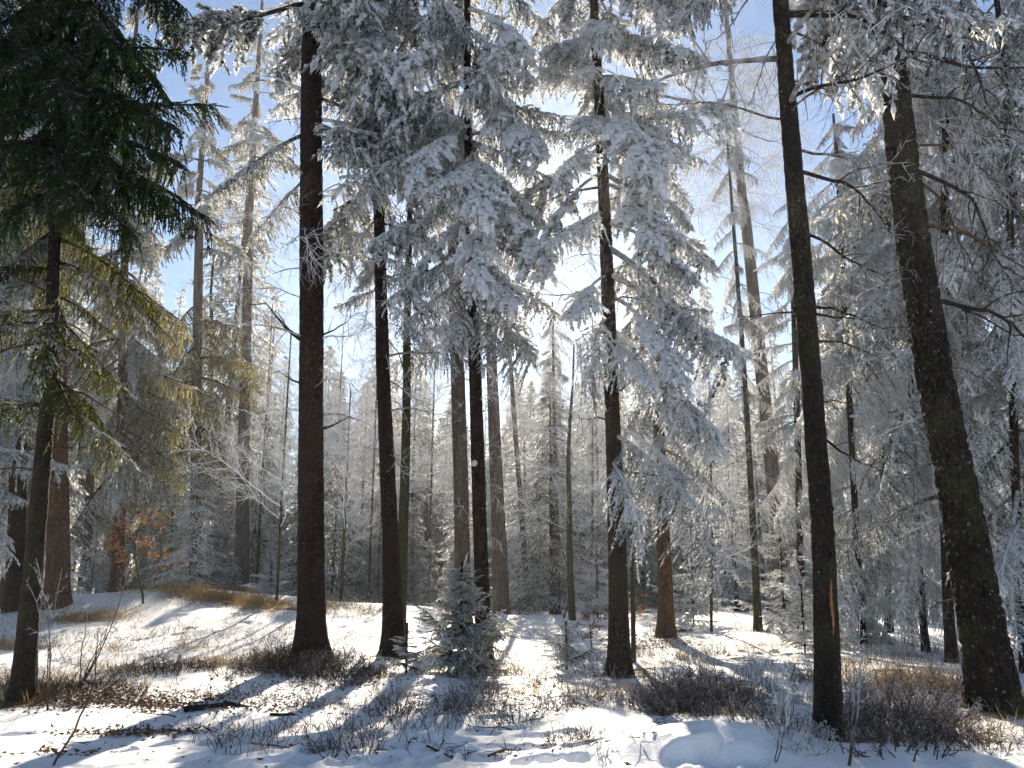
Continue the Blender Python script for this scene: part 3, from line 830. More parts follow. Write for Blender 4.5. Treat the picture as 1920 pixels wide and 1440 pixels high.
# 16 frosted spruce right of the middle
t = Tree('spruce_tree', 'brown spruce trunk wrapped in heavily rimed hanging boughs down to the ground layer', 'tree', (1161, 1250, 42), [(1158, 1050, 36), (1151, 850, 30), (1138, 500, 25), (1127, 250, 21), (1116, 60, 17)], 'spruce', Yd=12.5, seed=16, flare=0.6, sides=48, dz=0.05, plate=0.008)
TREES['t14'] = t
FR = (0.72, 0.02, 0)
for (py, px2, py2, dy, ms) in [(520, 1290, 760, -0.3, HEAVY), (560, 1240, 720, -0.7, HEAVY), (600, 1130, 780, -0.6, DROOP[:1]), (620, 1330, 800, 0.3, HEAVY), (640, 1200, 780, -0.8, HEAVY), (470, 1330, 690, 0.3, HEAVY), (520, 1110, 640, -0.5, HEAVY), (800, 1290, 960, -0.3, DROOP), (820, 1230, 1020, -0.4, DROOP[:1]), (830, 1340, 1060, 0.3, DROOP),
                               (300, 1280, 380, -0.2, HEAVY), (330, 1310, 480, 0.2, HEAVY), (270, 1080, 400, -0.6, HEAVY), (330, 1060, 470, -0.2, HEAVY), (180, 1250, 200, -0.3, HEAVY), (200, 1310, 300, 0.2, HEAVY), (120, 1090, 150, -0.7, HEAVY), (60, 1230, 90, -0.7, HEAVY), (90, 1280, 100, -0.1, HEAVY),
                               (420, 1260, 560, -0.6, HEAVY), (400, 1090, 540, -0.5, HEAVY), (350, 1200, 450, -1.0, HEAVY), (150, 1180, 260, -1.0, HEAVY), (240, 1220, 330, -0.8, HEAVY), (50, 1140, 110, -1.0, HEAVY), (870, 1180, 1040, -0.6, DROOP[3:4]), (700, 1300, 870, -.4, HEAVY)]:
    t.limb_to(ms, 'bough', 0, py, px2, py2, dy, (FR[0] + t.r.normal(0, .06), 0.02, 0), 0.15)
t.crown(HEAVY, 8.8, 20, 56, lambda z: 0.5 + (21 - z) * 0.14, -0.25, 0.7)
t.crown(DEAD, 3, 10, 12, lambda z: 1.3, 0.0, 0.45, name='dead_branch')
t = Tree('spruce_tree', 'reddish spruce trunk half hidden behind the hanging rimed boughs, brushwood at its foot', 'tree', (1250, 1180, 34), [(1244, 1000, 26), (1236, 830, 22), (1226, 600, 18), (1215, 300, 14)], 'redspruce', Yd=18.5, seed=17)
t.crown(DROOP + HEAVY, 3.0, 9, 26, lambda z: 1.7, -0.35, 0.65, 0.05)
t.crown(HEAVY, 9, 19, 30, lambda z: 0.4 + (20 - z) * 0.14, -0.2, 0.7)
t = Tree('beech_tree', 'small crooked sapling stem with rusty leaves hugging the rime-wrapped spruce', 'sapling', (1184, 1195, 10), [(1190, 1120, 9), (1184, 1030, 7)], 'mossy', Yd=13.6, seed=18, height=2.6, flare=0.1)
TREES['sap'] = t
t.crown(DEAD[2:3], 1.0, 2.4, 5, lambda z: 0.6, 0.3, 0.3, name='limb')

# 19 stems left of the leaning pair
t = Tree('spruce_tree', 'slim olive-brown spruce pole leaning away from the leaning trunk pair, foot in shaded snow', 'tree', (1421, 1167, 16), [(1410, 950, 13), (1396, 700, 10), (1375, 420, 7)], 'mossy', Yd=20.5, seed=19, height=15)
t.crown(DROOP, 6, 14.5, 34, lambda z: 0.9, -0.4, 0.7)
dead_twigs(t, 2.5, 7, 10, 0.5, 1.2, 0.75)
t = Tree('spruce_tree', 'tall grey spruce leaning over, reddish near the foot, bare side limbs against blue sky', 'tree', (1466, 1130, 31), [(1455, 950, 29), (1428, 700, 26), (1402, 450, 22), (1380, 230, 18), (1368, 120, 14)], 'grey', Yd=25, seed=20, height=23)
TREES['t17'] = t
for (py, px2, py2, dy) in [(200, 1222, 206, 0.3), (242, 1215, 252, -0.3), (272, 1325, 315, 0), (345, 1322, 345, -0.2), (150, 1290, 145, 0.4), (240, 1460, 280, 0.3), (275, 1440, 288, -0.3), (300, 1450, 300, 0.2), (120, 1240, 60, 0.4)]:
    t.limb_to(STUB + DEAD[1:2], 'dead_branch', 0, py, px2, py2, dy, (0.4, 0, 0), -0.02)
t.crown(LARCH, 13.2, 20, 46, lambda z: 2.6, -0.05, 0.62, name='dead_branch')
t.crown(DEAD, 6, 13, 14, lambda z: 1.4, 0.0, 0.7, name='dead_branch')

# 21 near leaning trunk
t = Tree('spruce_tree', 'smooth dark leaning trunk with torn orange wound low down and snapped side limbs', 'tree', (1553, 1378, 62), [(1552, 1250, 56), (1543, 1000, 49), (1525, 750, 44), (1500, 450, 42), (1478, 200, 37), (1463, 0, 33)], 'dark', Yd=7.6, seed=21, height=17, flare=0.35, sides=60, dz=0.04, rough=0.045, plate=0.008, wid=0.9)
TREES['lean'] = t
for (py, px2, py2, dy, ms) in [(320, 1680, 440, 0.2, BIG[:1]), (440, 1690, 505, -0.2, BIG[2:]), (575, 1682, 592, 0.1, STUB[1:2]), (588, 1625, 598, 0, STUB[:1]), (583, 1365, 570, 0.2, DEAD[2:3]), (30, 1740, 110, -0.3, BIG[:1]), (180, 1690, 100, 0.1, BIG[2:]), (200, 1640, 175, 0.3, DEAD[:1]),
                               (640, 1665, 670, 0.2, DEAD[4:5]), (20, 1640, 130, .3, DEAD[:1]), (60, 1700, 170, -.1, DEAD[1:2]), (755, 1610, 758, 0.1, DEAD[4:5]), (820, 1620, 905, 0.1, STUB[:1])]:
    t.limb_to(ms, 'dead_branch', 0, py, px2, py2, dy, (0.36, 0, 0), 0.06)
t.crown(DEAD, 6.0, 10, 16, lambda z: 1.6, 0.1, 0.4, name='dead_branch')
t.crown(HEAVY, 8.5, 16.8, 44, lambda z: 0.4 + (17 - z) * 0.24, -0.1, 0.5)
# wound: bare wood strip with ragged bark lip
wz0, wz1 = t.z_at(1200), t.z_at(1085)
for nm, wid, off, mt, za, zb in (('bark_lip', 0.034, 0.0, 'cut', wz0 - .12, wz1 + .16), ('wound', 0.015, 0.006, 'wood', wz0 + .05, wz1)):
    k = 30; wm = MB(); vv = []; ff = []
    for i in range(k):
        u = i / (k - 1); z = za + (zb - za) * u
        c, rr = t.axis(z)
        hw = wid * math.sin(PI * min(0.97, max(0.03, u))) ** 0.5 * (0.9 + 0.14 * math.sin(i * 1.3) + 0.12 * math.sin(i * 2.9 + 1))
        for q in (-1, 0, 1):
            an = -PI / 2 + 0.12 + q * hw / rr + 0.05 * math.sin(u * 7)
            vv.append(c + np.array([math.cos(an), math.sin(an), 0]) * (rr * (1.035 + (0.0 if q else 0.03)) + off))
        if i: ff += [[3 * i - 3, 3 * i - 2, 3 * i + 1, 3 * i], [3 * i - 2, 3 * i - 1, 3 * i + 2, 3 * i + 1]]
    wm.add(vv, ff)
    wo_ = obj(nm, wm.mesh(nm, [M['cut' if mt == 'cut' else 'wood']]), t.root)
    if nm == 'bark_lip':
        wo_.data.materials[0] = M['dark']
    else:
        wo_['label'] = 'torn strip of bare orange wood'
# branch knots
for (py, a0) in [(755, 0.5), (890, -1.4), (955, -1.1), (975, -2.2), (1000, .3), (620, -1.2), (560, -1.7), (1040, -1.5)]:
    c, rr = t.axis(t.z_at(py)); km = MB()
    th = np.linspace(0, 2 * PI, 8, endpoint=False); out_ = np.array([math.cos(a0), math.sin(a0), 0]); sd = np.array([-math.sin(a0), math.cos(a0), 0])
    vv = []
    for (rad_, o_) in ((0.05, -0.02), (0.034, 0.018), (0.016, 0.028), (0.008, 0.012)):
        vv += [c + out_ * (rr + o_) + (sd * math.cos(x) + np.array([0, 0, 1.2 * math.sin(x)])) * rad_ for x in th]
    km.add(vv, [[8 * a_ + k, 8 * a_ + (k + 1) % 8, 8 * a_ + 8 + (k + 1) % 8, 8 * a_ + 8 + k] for a_ in range(3) for k in range(8)], None, 0.3)
    obj('knot', km.mesh('knot', [M['dark']], True), t.root)

# 22 the rough-barked trunk on the right
t = Tree('pine_tree', 'massive leaning trunk with rough plated bark, lichen and moss, twisting dead limbs above', 'tree', (1862, 1290, 118), [(1828, 1100, 104), (1792, 900, 92), (1752, 700, 84), (1716, 480, 78), (1690, 280, 72), (1672, 100, 62)], 'pine', Yd=9.6, seed=22, height=20, flare=0.35, sides=110, dz=0.028, rough=0.03, plate=0.042, wid=0.80)
TREES['pine'] = t
for (py, px2, py2, dy, ms) in [(560, 1930, 600, 0.2, STUB[1:2]), (100, 1930, 130, 0.2, BIG[2:]), (30, 1930, 250, -0.4, BIG[1:2]), (180, 1880, 280, -0.2, BIG[:1]), (280, 1960, 250, 0.5, DEAD[1:2]), (320, 1940, 520, -0.3, BIG[1:2]), (420, 1960, 520, -0.1, DEAD), (560, 1930, 780, 0.1, BIG[:1]), (690, 1910, 700, 0, DEAD[3:4]),
                               (520, 1600, 560, 0.4, DEAD[4:5]), (640, 1590, 700, 0.2, DEAD[2:3]), (770, 1640, 830, 0.1, DEAD[2:3]), (960, 1680, 1020, 0.1, DEAD[2:3]), (1120, 1720, 1165, 0, DEAD[4:5]), (250, 1560, 330, 0.5, DEAD[:1]), (60, 1520, 60, 0.2, LARCH), (120, 1800, 60, 0.5, LARCH), (200, 1900, 330, 0.6, LARCH[1:2]), (90, 1600, 130, -.2, LARCH), (40, 1560, 100, .1, LARCH), (330, 1880, 620, .5, DEAD[1:2])]:
    fr_ = 0.62 if ms is LARCH or px2 < 1700 else 0.33
    t.limb_to(ms, 'dead_branch', 0, py, px2, py2, dy, (fr_, 0, 0), 0.06)
t.crown(LARCH, 9.8, 19, 24, lambda z: 2.0, 0.2, 0.55, name='dead_branch')

# 23 rimed spruces crowding the right side
RIGHT = [((1770, 1150, 36), [(1765, 800, 30), (1775, 200, 26)], 13.6, 'rimed spruce with dark trunk showing in gaps, directly behind the rough plated trunk', 2.4),
         ((1905, 1160, 34), [(1900, 800, 28), (1890, 200, 22)], 12.2, 'rimed spruce whose hanging curtains brush the outer side of the rough plated trunk', 1.3),
         ((1725, 1150, 24), [(1715, 900, 20), (1690, 300, 16)], 15.5, 'rimed spruce with brown stem peeping out low between the two leaning trunks', 0.8),
         ((1610, 1140, 24), [(1600, 900, 20), (1570, 300, 15)], 17.0, 'densely hung pale spruce rising just behind the smooth leaning trunk', 0.6),
         ((1660, 1130, 26), [(1655, 800, 22), (1640, 300, 18)], 19.5, 'bluish rimed spruce seen in the gap between the two leaning trunks', 1.2),
         ((1500, 1130, 24), [(1495, 800, 20), (1480, 300, 14)], 21.0, 'rime-grey spruce with boughs to the snow beside the tall grey leaning spruce', 0.5)]
for k, (b_, u_, yd, lab, zb) in enumerate(RIGHT):
    t = Tree('spruce_tree', lab, 'tree', b_, u_, 'spruce', Yd=yd, seed=40 + k, wid=0.62, height=19 + k * 0.6 if yd < 16 else 12.4)
    ht = t.height
    t.crown(DROOP, zb, 5, int(14 * (5 - zb) / 3), lambda z: 1.7 if k != 5 else 1.2, -0.4, 0.62 if k < 2 else 0.8, 0.06)  # rear trees coloured paler through the rime value, standing in for sunlight
    t.crown(DROOP + HEAVY, 5, 12, 38, lambda z: 1.9 if k != 5 else 1.3, -0.35, 0.6 if k < 2 else 0.78, 0.05)
    t.crown(DROOP + HEAVY, 12, ht - 0.4, 26 if yd < 16 else 3, lambda z: 0.4 + (ht - z) * 0.2, -0.2, 0.6)
# left fringe
LEFT = [((32, 1105, 40), [(34, 900, 36), (36, 300, 26)], 19.5, 'dark brown trunk standing in shadow past the reddish trunk, at the wood edge', 'spruce', 4.0),
        ((170, 1080, 20), [(172, 800, 17), (176, 600, 13)], 36.0, 'pale rimed spruce filling the gap between the reddish trunk and the beech sapling', 'grey', 1.0),
        ((300, 1075, 22), [(300, 800, 18), (302, 600, 13)], 38.0, 'yellow-tinged rimed spruce rising behind the orange-leaved beech sapling', 'grey', 2.0),
        ((-60, 1110, 30), [(-60, 800, 26), (-50, 300, 20)], 16.0, 'half rimed spruce reaching in past the dark green spruce', 'spruce', 2.5)]
for k, (b_, u_, yd, lab, mt, zb) in enumerate(LEFT):
    t = Tree('spruce_tree', lab, 'tree', b_, u_, mt, Yd=yd, seed=60 + k, height=20 if k in (0, 3) else 12.5)
    t.crown(DROOP + HEAVY, zb, 12, 60 if k in (0, 3) else 44, lambda z: 2.0, -0.3, 0.3 if k == 2 else 0.58, 1.0 if k == 2 else (0.5 if k == 1 else 0.15))  # strong yellow tint carries the sunlit look in the needle colour
    if k in (0, 3): t.crown(HEAVY, 12, 19.6, 16, lambda z: 0.4 + (20 - z) * 0.22, -0.15, 0.55, 0.15)

# ------------------------------------------------------------------ forest beyond: whole crowns shared between trees
def crown_mesh(name, seed, H, zb, R, nb, wd, ln, frost=0.55, mats=FM):
    """crown of a spruce of height H with a conical envelope, shoots hung on short limbs"""
    r = np.random.default_rng(seed); mb = MB()
    s0, s1, sw, sf, e0, e1 = [], [], [], [], [], []
    for k in range(nb):
        u = (k + r.random()) / nb
        z = zb + (H - zb) * u ** 1.1
        az = k * 2.399963 + r.uniform(-.4, .4)
        L = (R * (1 - (z / H)) ** 0.75 + 0.12) * r.uniform(0.65, 1.2)
        d = np.array([math.cos(az), math.sin(az), 0]); sd = np.array([-d[1], d[0], 0])
        n = max(3, int(L / 0.18)); fr0 = r.uniform(0.3, 0.7)
        sag = r.uniform(0.25, 0.5)
        prev = np.array([0, 0, z])
        for i in range(n):
            v = (i + 1) / n
            q = np.array([0, 0, z]) + d * L * v + np.array([0, 0, -sag * L * v ** 1.4 + 0.12 * L * max(0, v - .7)])
            e0.append(prev); e1.append(q)
            m = max(2, int(5 * (1.25 - 0.6 * v)))
            for j in range(m):
                for sg in (-1, 1):
                    wv = L * 0.34 * (1.1 - v) * r.uniform(0.1, 1.0)
                    a = q + sd * sg * wv + d * wv * 0.4 + np.array([0, 0, -wv * 0.35]) + r.normal(0, 0.03, 3)
                    dr = unit(sd * sg * r.uniform(0.2, 1) + d * r.uniform(0.1, 1) + np.array([0, 0, r.uniform(-1.5, 0.05)]))
                    s0.append(a); s1.append(a + dr * ln * r.uniform(0.6, 1.3)); sw.append(wd * r.uniform(0.7, 1.3)); sf.append(fr0 + r.normal(0, 0.15))
            prev = q
    mb.shoots(s0, s1, np.array(sw), np.clip(sf, 0, 1), 0, rng=r)
    mb.prisms(e0, e1, 0.014, 0.012, 0.5, 1)
    return mb.mesh(name, mats)
def pole_mesh(H, r0, mat):
    z = np.array([-0.3, 0.15, 1.0, H * 0.5, H])
    mb = MB(); mb.tube(np.stack([z * 0, z * 0, z], -1), [r0 * 1.5, r0 * 1.2, r0, r0 * 0.6, 0.01], 10, fr=0.2)
    return mb.mesh('trunk', [M[mat]], True)
TALL = [(crown_mesh('tall_crown', 500 + i, 20, zb, 2.3, nb, 0.06, 0.24), pole_mesh(20, 0.22, mt)) for i, (zb, nb, mt) in enumerate([(4, 120, 'grey'), (7, 95, 'spruce'), (2.5, 130, 'grey'), (9, 80, 'grey')])]
MID = [(crown_mesh('mid_crown', 540 + i, 11, zb, R, nb, 0.055, 0.21), pole_mesh(11, 0.11, 'spruce')) for i, (zb, R, nb) in enumerate([(0.6, 2.0, 190), (1.2, 1.7, 160), (0.4, 2.3, 210)])]
YOUNG = [(crown_mesh('young_crown', 520 + i, 6, 0.25, 1.5, nb, 0.05, 0.19), pole_mesh(6, 0.06, 'spruce')) for i, nb in enumerate([110, 90, 130])]

def place_far(kind, x, y, sc, frost, yel, label, group, rz):
    cm, pm = kind
    t = thing('spruce_tree', label, 'tree', (x, y, gz(x, y)), group)
    t.rotation_euler = (0, 0, rz); t.scale = (sc, sc, sc)
    obj('trunk', pm, t)
    obj('crown', cm, t, color=(frost, yel, 0))
    return t
rf = np.random.default_rng(77)
def top_row(col):
    """how high (photo row) the wood may stand at a photo column, leaving the sky gaps"""
    xs = [-400, 330, 420, 450, 560, 600, 700, 760, 1000, 1180, 1235, 1330, 1370, 1450, 1520, 2400]
    ys = [-500, -300, 250, 500, 470, 560, 600, 600, 620, 600, 620, 600, 400, 300, -300, -500]
    return float(np.interp(col, xs, ys))
placed = []
cnt = [0, 0, 0]
def free(x, y, dmin):
    return all((x - a) ** 2 + (y - b) ** 2 > dmin * dmin for a, b in placed)
LAB = {'T': ['tall rimed spruce with long bare lower trunk in the wood behind the clearing', 'tall rimed spruce branched almost to the ground in the wood behind the clearing', 'tall yellow-green tinged spruce in the wood behind the clearing'],
       'M': ['half-grown white-rimed spruce branched to the ground beyond the crest', 'half-grown grey-green spruce branched to the ground beyond the crest'],
       'Y': ['small white-rimed young spruce at the far edge of the snow', 'small grey-green young spruce at the far edge of the snow']}
GRP = {'T': 'tall spruces of the wood behind the clearing', 'M': 'half-grown spruces beyond the crest', 'Y': 'young spruces along the far edge of the clearing'}
for k in range(5000):
    y = 26 + 60 * rf.random() ** 1.4
    x = rf.uniform(-0.82, 0.82) * (y + 4)
    col = 960 + FPX * x / (y * math.cos(PITCH))
    tr = top_row(col) + rf.uniform(-20, 200)
    zt = at_y(col, tr, y)[2] - gz(x, y)
    zt = min(zt, rf.uniform(17, 27))
    if abs(x) < 19 and rf.random() < 0.9: zt = min(zt, 0.554 * (y - (22 if rf.random() < .4 else 29)) * rf.uniform(0.75, 1.2) + 2.2)
    if zt < 1.4: continue
    if not free(x, y, (1.2 + 0.09 * min(zt, 14)) * (0.82 if abs(x) < 15 else 1.1)): continue
    placed.append((x, y))
    fr_ = float(rf.uniform(.42, .8)); ye = float(max(0, rf.normal(.3 if col < 420 else .06, .12)))
    rz = rf.uniform(0, 6.28)
    if zt > 14 and (abs(x) > 15 or rf.random() < 0.2):
        i = int(rf.integers(0, 4)); lab = LAB['T'][2 if ye > .3 else (0 if i in (1, 3) else 1)]
        place_far(TALL[i], x, y, zt / 20, fr_, ye, lab, GRP['T'], rz); cnt[0] += 1
    elif zt > 5.5 :
        i = int(rf.integers(0, 3)); t = place_far(MID[i], x, y, zt / 11, fr_, ye, LAB['M'][0 if fr_ > .6 else 1], GRP['M'], rz); cnt[1] += 1
        q = max((zt / 11) ** 0.6, 0.8 * zt / 11); t.scale = (q, q, zt / 11)
    else:
        i = int(rf.integers(0, 3)); place_far(YOUNG[i], x, y, zt / 6, fr_, ye, LAB['Y'][0 if fr_ > .6 else 1], GRP['Y'], rz); cnt[2] += 1
    if sum(cnt) > 320: break
print('far trees', cnt)

# frosted broadleaf sprays behind the big trunk and in the middle
def spray_tree(px, py, Yd, H, n, label, seed, frost=0.75):
    t = Tree('birch_tree', label, 'tree', (px, py, 6), [(px + 6, py - 150, 5)], 'mossy', Yd=Yd, seed=seed, height=H, flare=0.1)
    t.crown(BIRCH, H * 0.25, H * 0.98, n, lambda z: 0.9 + min(0.30 * (H - z), 1.7), 0.45, frost, name='limb')
    return t
spray_tree(520, 1120, 21, 7.5, 26, 'white-rimed bare broadleaf tree fanning out behind the thickest dark trunk', 70, 0.9)
spray_tree(640, 1130, 24, 6.5, 22, 'white-rimed bare birch between the thickest trunk and the brown spruce', 71, 0.85)
spray_tree(1330, 1150, 20, 6.0, 24, 'rimed bare broadleaf with level sprays beside the slim olive-brown pole', 72, 0.8)
spray_tree(1000, 1150, 30, 7.0, 18, 'rimed slender birch in the bright gap beyond the crest', 73, 0.85)

for k, (px, Yd_, H_, lab) in enumerate([(480, 32, 13, 'tall lacy rimed birch beside the pale grey spruce trunk'), (560, 36, 14, 'lacy rimed birch half hidden by the thickest dark trunk'), (690, 30, 12, 'lacy rimed birch just past the brown spruce trunk'), (800, 33, 13, 'lacy rimed birch between the mossy forked tree and the flaky-barked trunk'), (1030, 34, 13.5, 'lacy rimed birch beyond the wispy young broadleaf on the crest'), (1105, 30, 11.5, 'lacy rimed birch showing past the rime-wrapped spruce'), (1290, 33, 13, 'lacy rimed birch behind the hanging boughs of the rime-wrapped spruce'), (620, 40, 15, 'far lacy rimed birch in the gap right behind the white-rimed birch')]):
    spray_tree(px, 1140, Yd_, H_, 30, lab, 120 + k, 0.85)

# ------------------------------------------------------------------ young spruces and saplings in the clearing
YL = [bough_mesh('young_bough', 600 + i, L=l, sag=0.16, upturn=0.12, step=0.05, l2=0.42, tstep=0.028, tlen=0.075, tw=0.019, hang=0.12, hlen=0.12, snow=0.5, mats=FM, bare=0.06) for i, l in enumerate((0.6, 0.8, 1.0))]
for m_, l_ in zip(YL, (0.6, 0.8, 1.0)): m_['L'] = l_
def young(px, py, H, R, n, label, seed, frost, Yd=None, yel=0.1):
    t = Tree('young_spruce', label, 'young spruce', (px, py, 4), [(px, py - 30, 3)], 'spruce', Yd=Yd, seed=seed, height=H, flare=0.1, sides=8)
    t.crown(YL, 0.08, H * 0.97, n, lambda z: R * (1.03 - z / H) ** 0.8 + 0.06, 0.2, frost, yel)
    t.put(YL[:1], 'leader_shoot', H * 0.93, 0.3, 1.4, H * 0.12, (0.8, 0, 0))
    return t
young(864, 1262, 1.62, 0.68, 130, 'bushy grey-green young spruce in front of the two middle trunks', 80, 0.42, yel=0.7)
young(762, 1262, 0.62, 0.4, 20, 'knee-high young spruce tucked against the bushy grey-green one', 81, 0.4)
young(1062, 1258, 0.72, 0.42, 26, 'low bluish young spruce alone on the snow with dark leaves behind it', 82, 0.4)
young(508, 1128, 1.1, 0.75, 30, 'small bright-tipped spruce at the end of the golden grass', 83, 0.6, Yd=25)
young(1508, 1225, 1.3, 0.65, 34, 'young spruce with white candle-like leader beside the smooth leaning trunk', 84, 0.6)
young(1120, 1165, 1.9, 0.9, 40, 'white-rimed young spruce on the crest behind the rime-wrapped spruce', 85, 0.75, Yd=23.5)
young(1300, 1165, 2.4, 1.1, 40, 'broad low rimed spruce at the edge behind the reddish half-hidden trunk', 86, 0.62, Yd=22)
young(1560, 1170, 3.2, 1.1, 44, 'dense grey young spruce in shade directly beyond the smooth leaning trunk', 87, 0.55, Yd=17.5)
young(1470, 1165, 2.8, 1.1, 40, 'grey young spruce standing at the foot of the tall grey leaning spruce', 88, 0.55, Yd=21)

def leaf_batch(mb, r, pts, size, up=0.3, mat=0):
    """many small pointed leaves with a crease"""
    n = len(pts); pts = np.asarray(pts)
    d = r.normal(0, 1, (n, 3)); d[:, 2] *= up; d /= np.linalg.norm(d, axis=1)[:, None] + 1e-9
    mb.shoots(pts, pts + d * (size * r.uniform(0.7, 1.3, (n, 1))), size * 0.6 * r.uniform(0.7, 1.2, n), 0.2, mat, fold=0.5, rng=r)
def beech_sapling(px, py, H, label, seed, leafmat, Yd=None, nl=26, spread=1.0, pts=None, size=0.06, n=9):
    b = G(px, py) if Yd is None else at_y(px, py, Yd)
    b[2] = gz(b[0], b[1])
    r = np.random.default_rng(seed)
    t = thing('beech_sapling', label, 'sapling', tuple(b))
    tm = MB()
    zz = np.linspace(-0.1, H, 9)
    px_ = np.stack([0.06 * H * np.sin(zz * 2.0 + seed), 0.04 * H * np.cos(zz * 1.7), zz], -1)
    tm.tube(px_, np.linspace(0.018 * H ** 0.6, 0.004, 9), 6, fr=0.2)
    obj('trunk', tm.mesh('trunk', [M['mossy']], True), t)
    for k in range(n):
        z = H * (0.28 + 0.68 * (k + r.random()) / n)
        az = k * 2.4 + r.uniform(-.3, .3)
        ln = spread * (1.1 - z / H * 0.7) * r.uniform(0.6, 1.1)
        o = np.array([np.interp(z, zz, px_[:, 0]), np.interp(z, zz, px_[:, 1]), z])
        mb = MB(); grow(mb, r, (0, 0, 0), (1, 0, 0.25), ln, 0.006, 0, 1, 0.5, (6,), 0.3, 0.3, 0.14)
        bo = obj('limb', mb.mesh('limb', [M['twig']]), t, o, (0, 0, az), 1, (0.35, 0, 0))
        v = np.concatenate(mb.v); v = v[(v[:, 0] > 0.15 * ln)]
        lv = v[r.integers(0, len(v), nl)] + r.normal(0, 0.03, (nl, 3))
        lm = MB(); leaf_batch(lm, r, lv, size)
        obj('leaf_spray', lm.mesh('leaf_spray', [M[leafmat]]), bo)['kind'] = 'stuff'
    return t
beech_sapling(255, 1133, 2.5, 'beech sapling holding pale orange dead leaves on the snowy slope', 90, 'leaf', nl=70, spread=1.35, size=0.075, n=13)
beech_sapling(1110, 1222, 0.75, 'low beech sapling with dark red-brown leaves beside the rime-wrapped spruce', 91, 'darkleaf', nl=26, spread=0.55, size=0.055)
beech_sapling(1150, 1205, 0.8, 'second dark-leaved beech sapling touching the rime-wrapped spruce trunk', 92, 'darkleaf', nl=22, spread=0.5, size=0.055)
beech_sapling(1195, 1192, 1.0, 'little beech with rust-orange leaves between the rime-wrapped and reddish spruces', 93, 'leaf', nl=26, spread=0.7, size=0.06)
beech_sapling(1060, 1160, 2.6, 'thin beech with a few orange leaves on the crest', 94, 'leaf', nl=24, spread=1.0, Yd=23.2, size=0.06)

# whippy bare saplings
def whip(px, py, tops, label, seed, frost, r0=0.011):
    b = G(px, py); t = thing('bare_sapling', label, 'sapling', tuple(b))
    r = np.random.default_rng(seed)
    for (tx, ty, bend) in tops:
        e = at_y(tx, ty, b[1] + r.uniform(-.3, .3)) - b
        u = np.linspace(-0.04, 1, 12)[:, None]
        P_ = e * u + np.array([[bend, 0.0, 0]]) * np.sin(u * PI) * np.linalg.norm(e) + r.normal(0, 0.006, (12, 3))
        mb = MB(); mb.tube(P_, np.linspace(r0, 0.003, 12), 5, fr=np.linspace(0.3, 0.85, 12))
        for k in range(7):
            i = r.integers(4, 12)
            grow(mb, r, P_[i], unit(np.array([r.normal(), r.normal() * .5, 0.9])), r.uniform(0.08, 0.28), 0.003, 1, 2, 0.5, (0, 3), 0.6, 0, 0.1)
        obj('stem', mb.mesh('stem', [M['twig']]), t, color=(frost, 0, 0))
whip(88, 1330, [(70, 1055, 0.05), (118, 1065, -0.04), (60, 1110, 0.08)], 'bare frosted sapling with white buds in front of the dark green spruce', 95, 0.36, 0.008)
whip(150, 1290, [(245, 1040, 0.06), (215, 1130, 0.04), (165, 1150, -0.03), (205, 1170, -0.02)], 'cluster of long bare whips leaning across the snow beside the dark green spruce', 96, 0.3)
whip(100, 1435, [(185, 1180, 0.10)], 'single thin dark whip rising out of the shaded snow', 97, 0.15)
whip(1592, 1436, [(1600, 1120, 0.02), (1612, 1150, 0.03)], 'tall thin rime-coated sapling close against the smooth leaning trunk', 98, 0.45, 0.007)
whip(1455, 1432, [(1466, 1260, 0.02), (1478, 1285, 0.03)], 'pair of short rime-coated stalks poking from the snow heap edge', 99, 0.45, 0.005)
whip(1690, 1235, [(1678, 1110, 0.05), (1700, 1140, -.05)], 'thin bare sapling on sunlit snow between the leaning trunks', 110, 0.6, 0.009)
whip(1500, 1200, [(1492, 1080, 0.03)], 'slender rimed stem on the snow by the candle-topped young spruce', 111, 0.7, 0.009)

# ------------------------------------------------------------------ brushwood, grass, litter
def shrub_mesh(name, seed, R, H, n, fr, rad=0.0072):
    r = np.random.default_rng(seed); mb = MB()
    for k in range(n):
        a = r.uniform(0, 6.28); q = R * math.sqrt(r.random())
        p0 = (q * math.cos(a), q * math.sin(a), -0.03)
        d = unit(np.array([math.cos(a) * .6 * q / R + r.normal(0, .35), math.sin(a) * .6 * q / R + r.normal(0, .35), 0.8]))
        hh = H * r.uniform(0.6, 1.15) * (1.1 - 0.5 * (q / R) ** 2)
        grow(mb, r, p0, d, hh, rad, 1, 3, 0.5, (0, 4, 3), fr, 0.1, 0.24)
    return mb.mesh(name, [M['twig']])
SHR = [shrub_mesh('brushwood', 700 + i, R, H, n, fr) for i, (R, H, n, fr) in enumerate([(0.5, 0.46, 95, .05), (0.4, 0.36, 50, .15), (0.3, 0.28, 30, .2), (0.5, 0.26, 65, .05), (0.2, 0.22, 14, .25)])]
def shrub(px, py, i, sc, frost, label, group=None):
    b = G(px, py)
    o = obj('bilberry_shrub', SHR[i], None, (b[0], b[1], gz(b[0], b[1])), (0, 0, random.uniform(0, 6.28)), sc, (frost * 0.9, 0, 0))
    return tag(o, label, 'shrub', group)
G1 = 'brushwood around the foot of the thickest trunk'
for (px, py, i, sc, f) in [(515, 1255, 0, 1.0, .3), (560, 1262, 0, 1.0, .22), (620, 1262, 0, 1.0, .5), (668, 1268, 3, 1.1, .28), (540, 1232, 0, .9, .35), (640, 1240, 1, 1.0, .55), (700, 1275, 3, .9, .28), (590, 1272, 3, 1.0, .22), (490, 1250, 3, .9, .3)]:
    shrub(px, py, i, sc, f, 'dark tangled twigs heaped around the foot of the thickest trunk', G1)
G2 = 'dense shrub heap behind the snow heap'
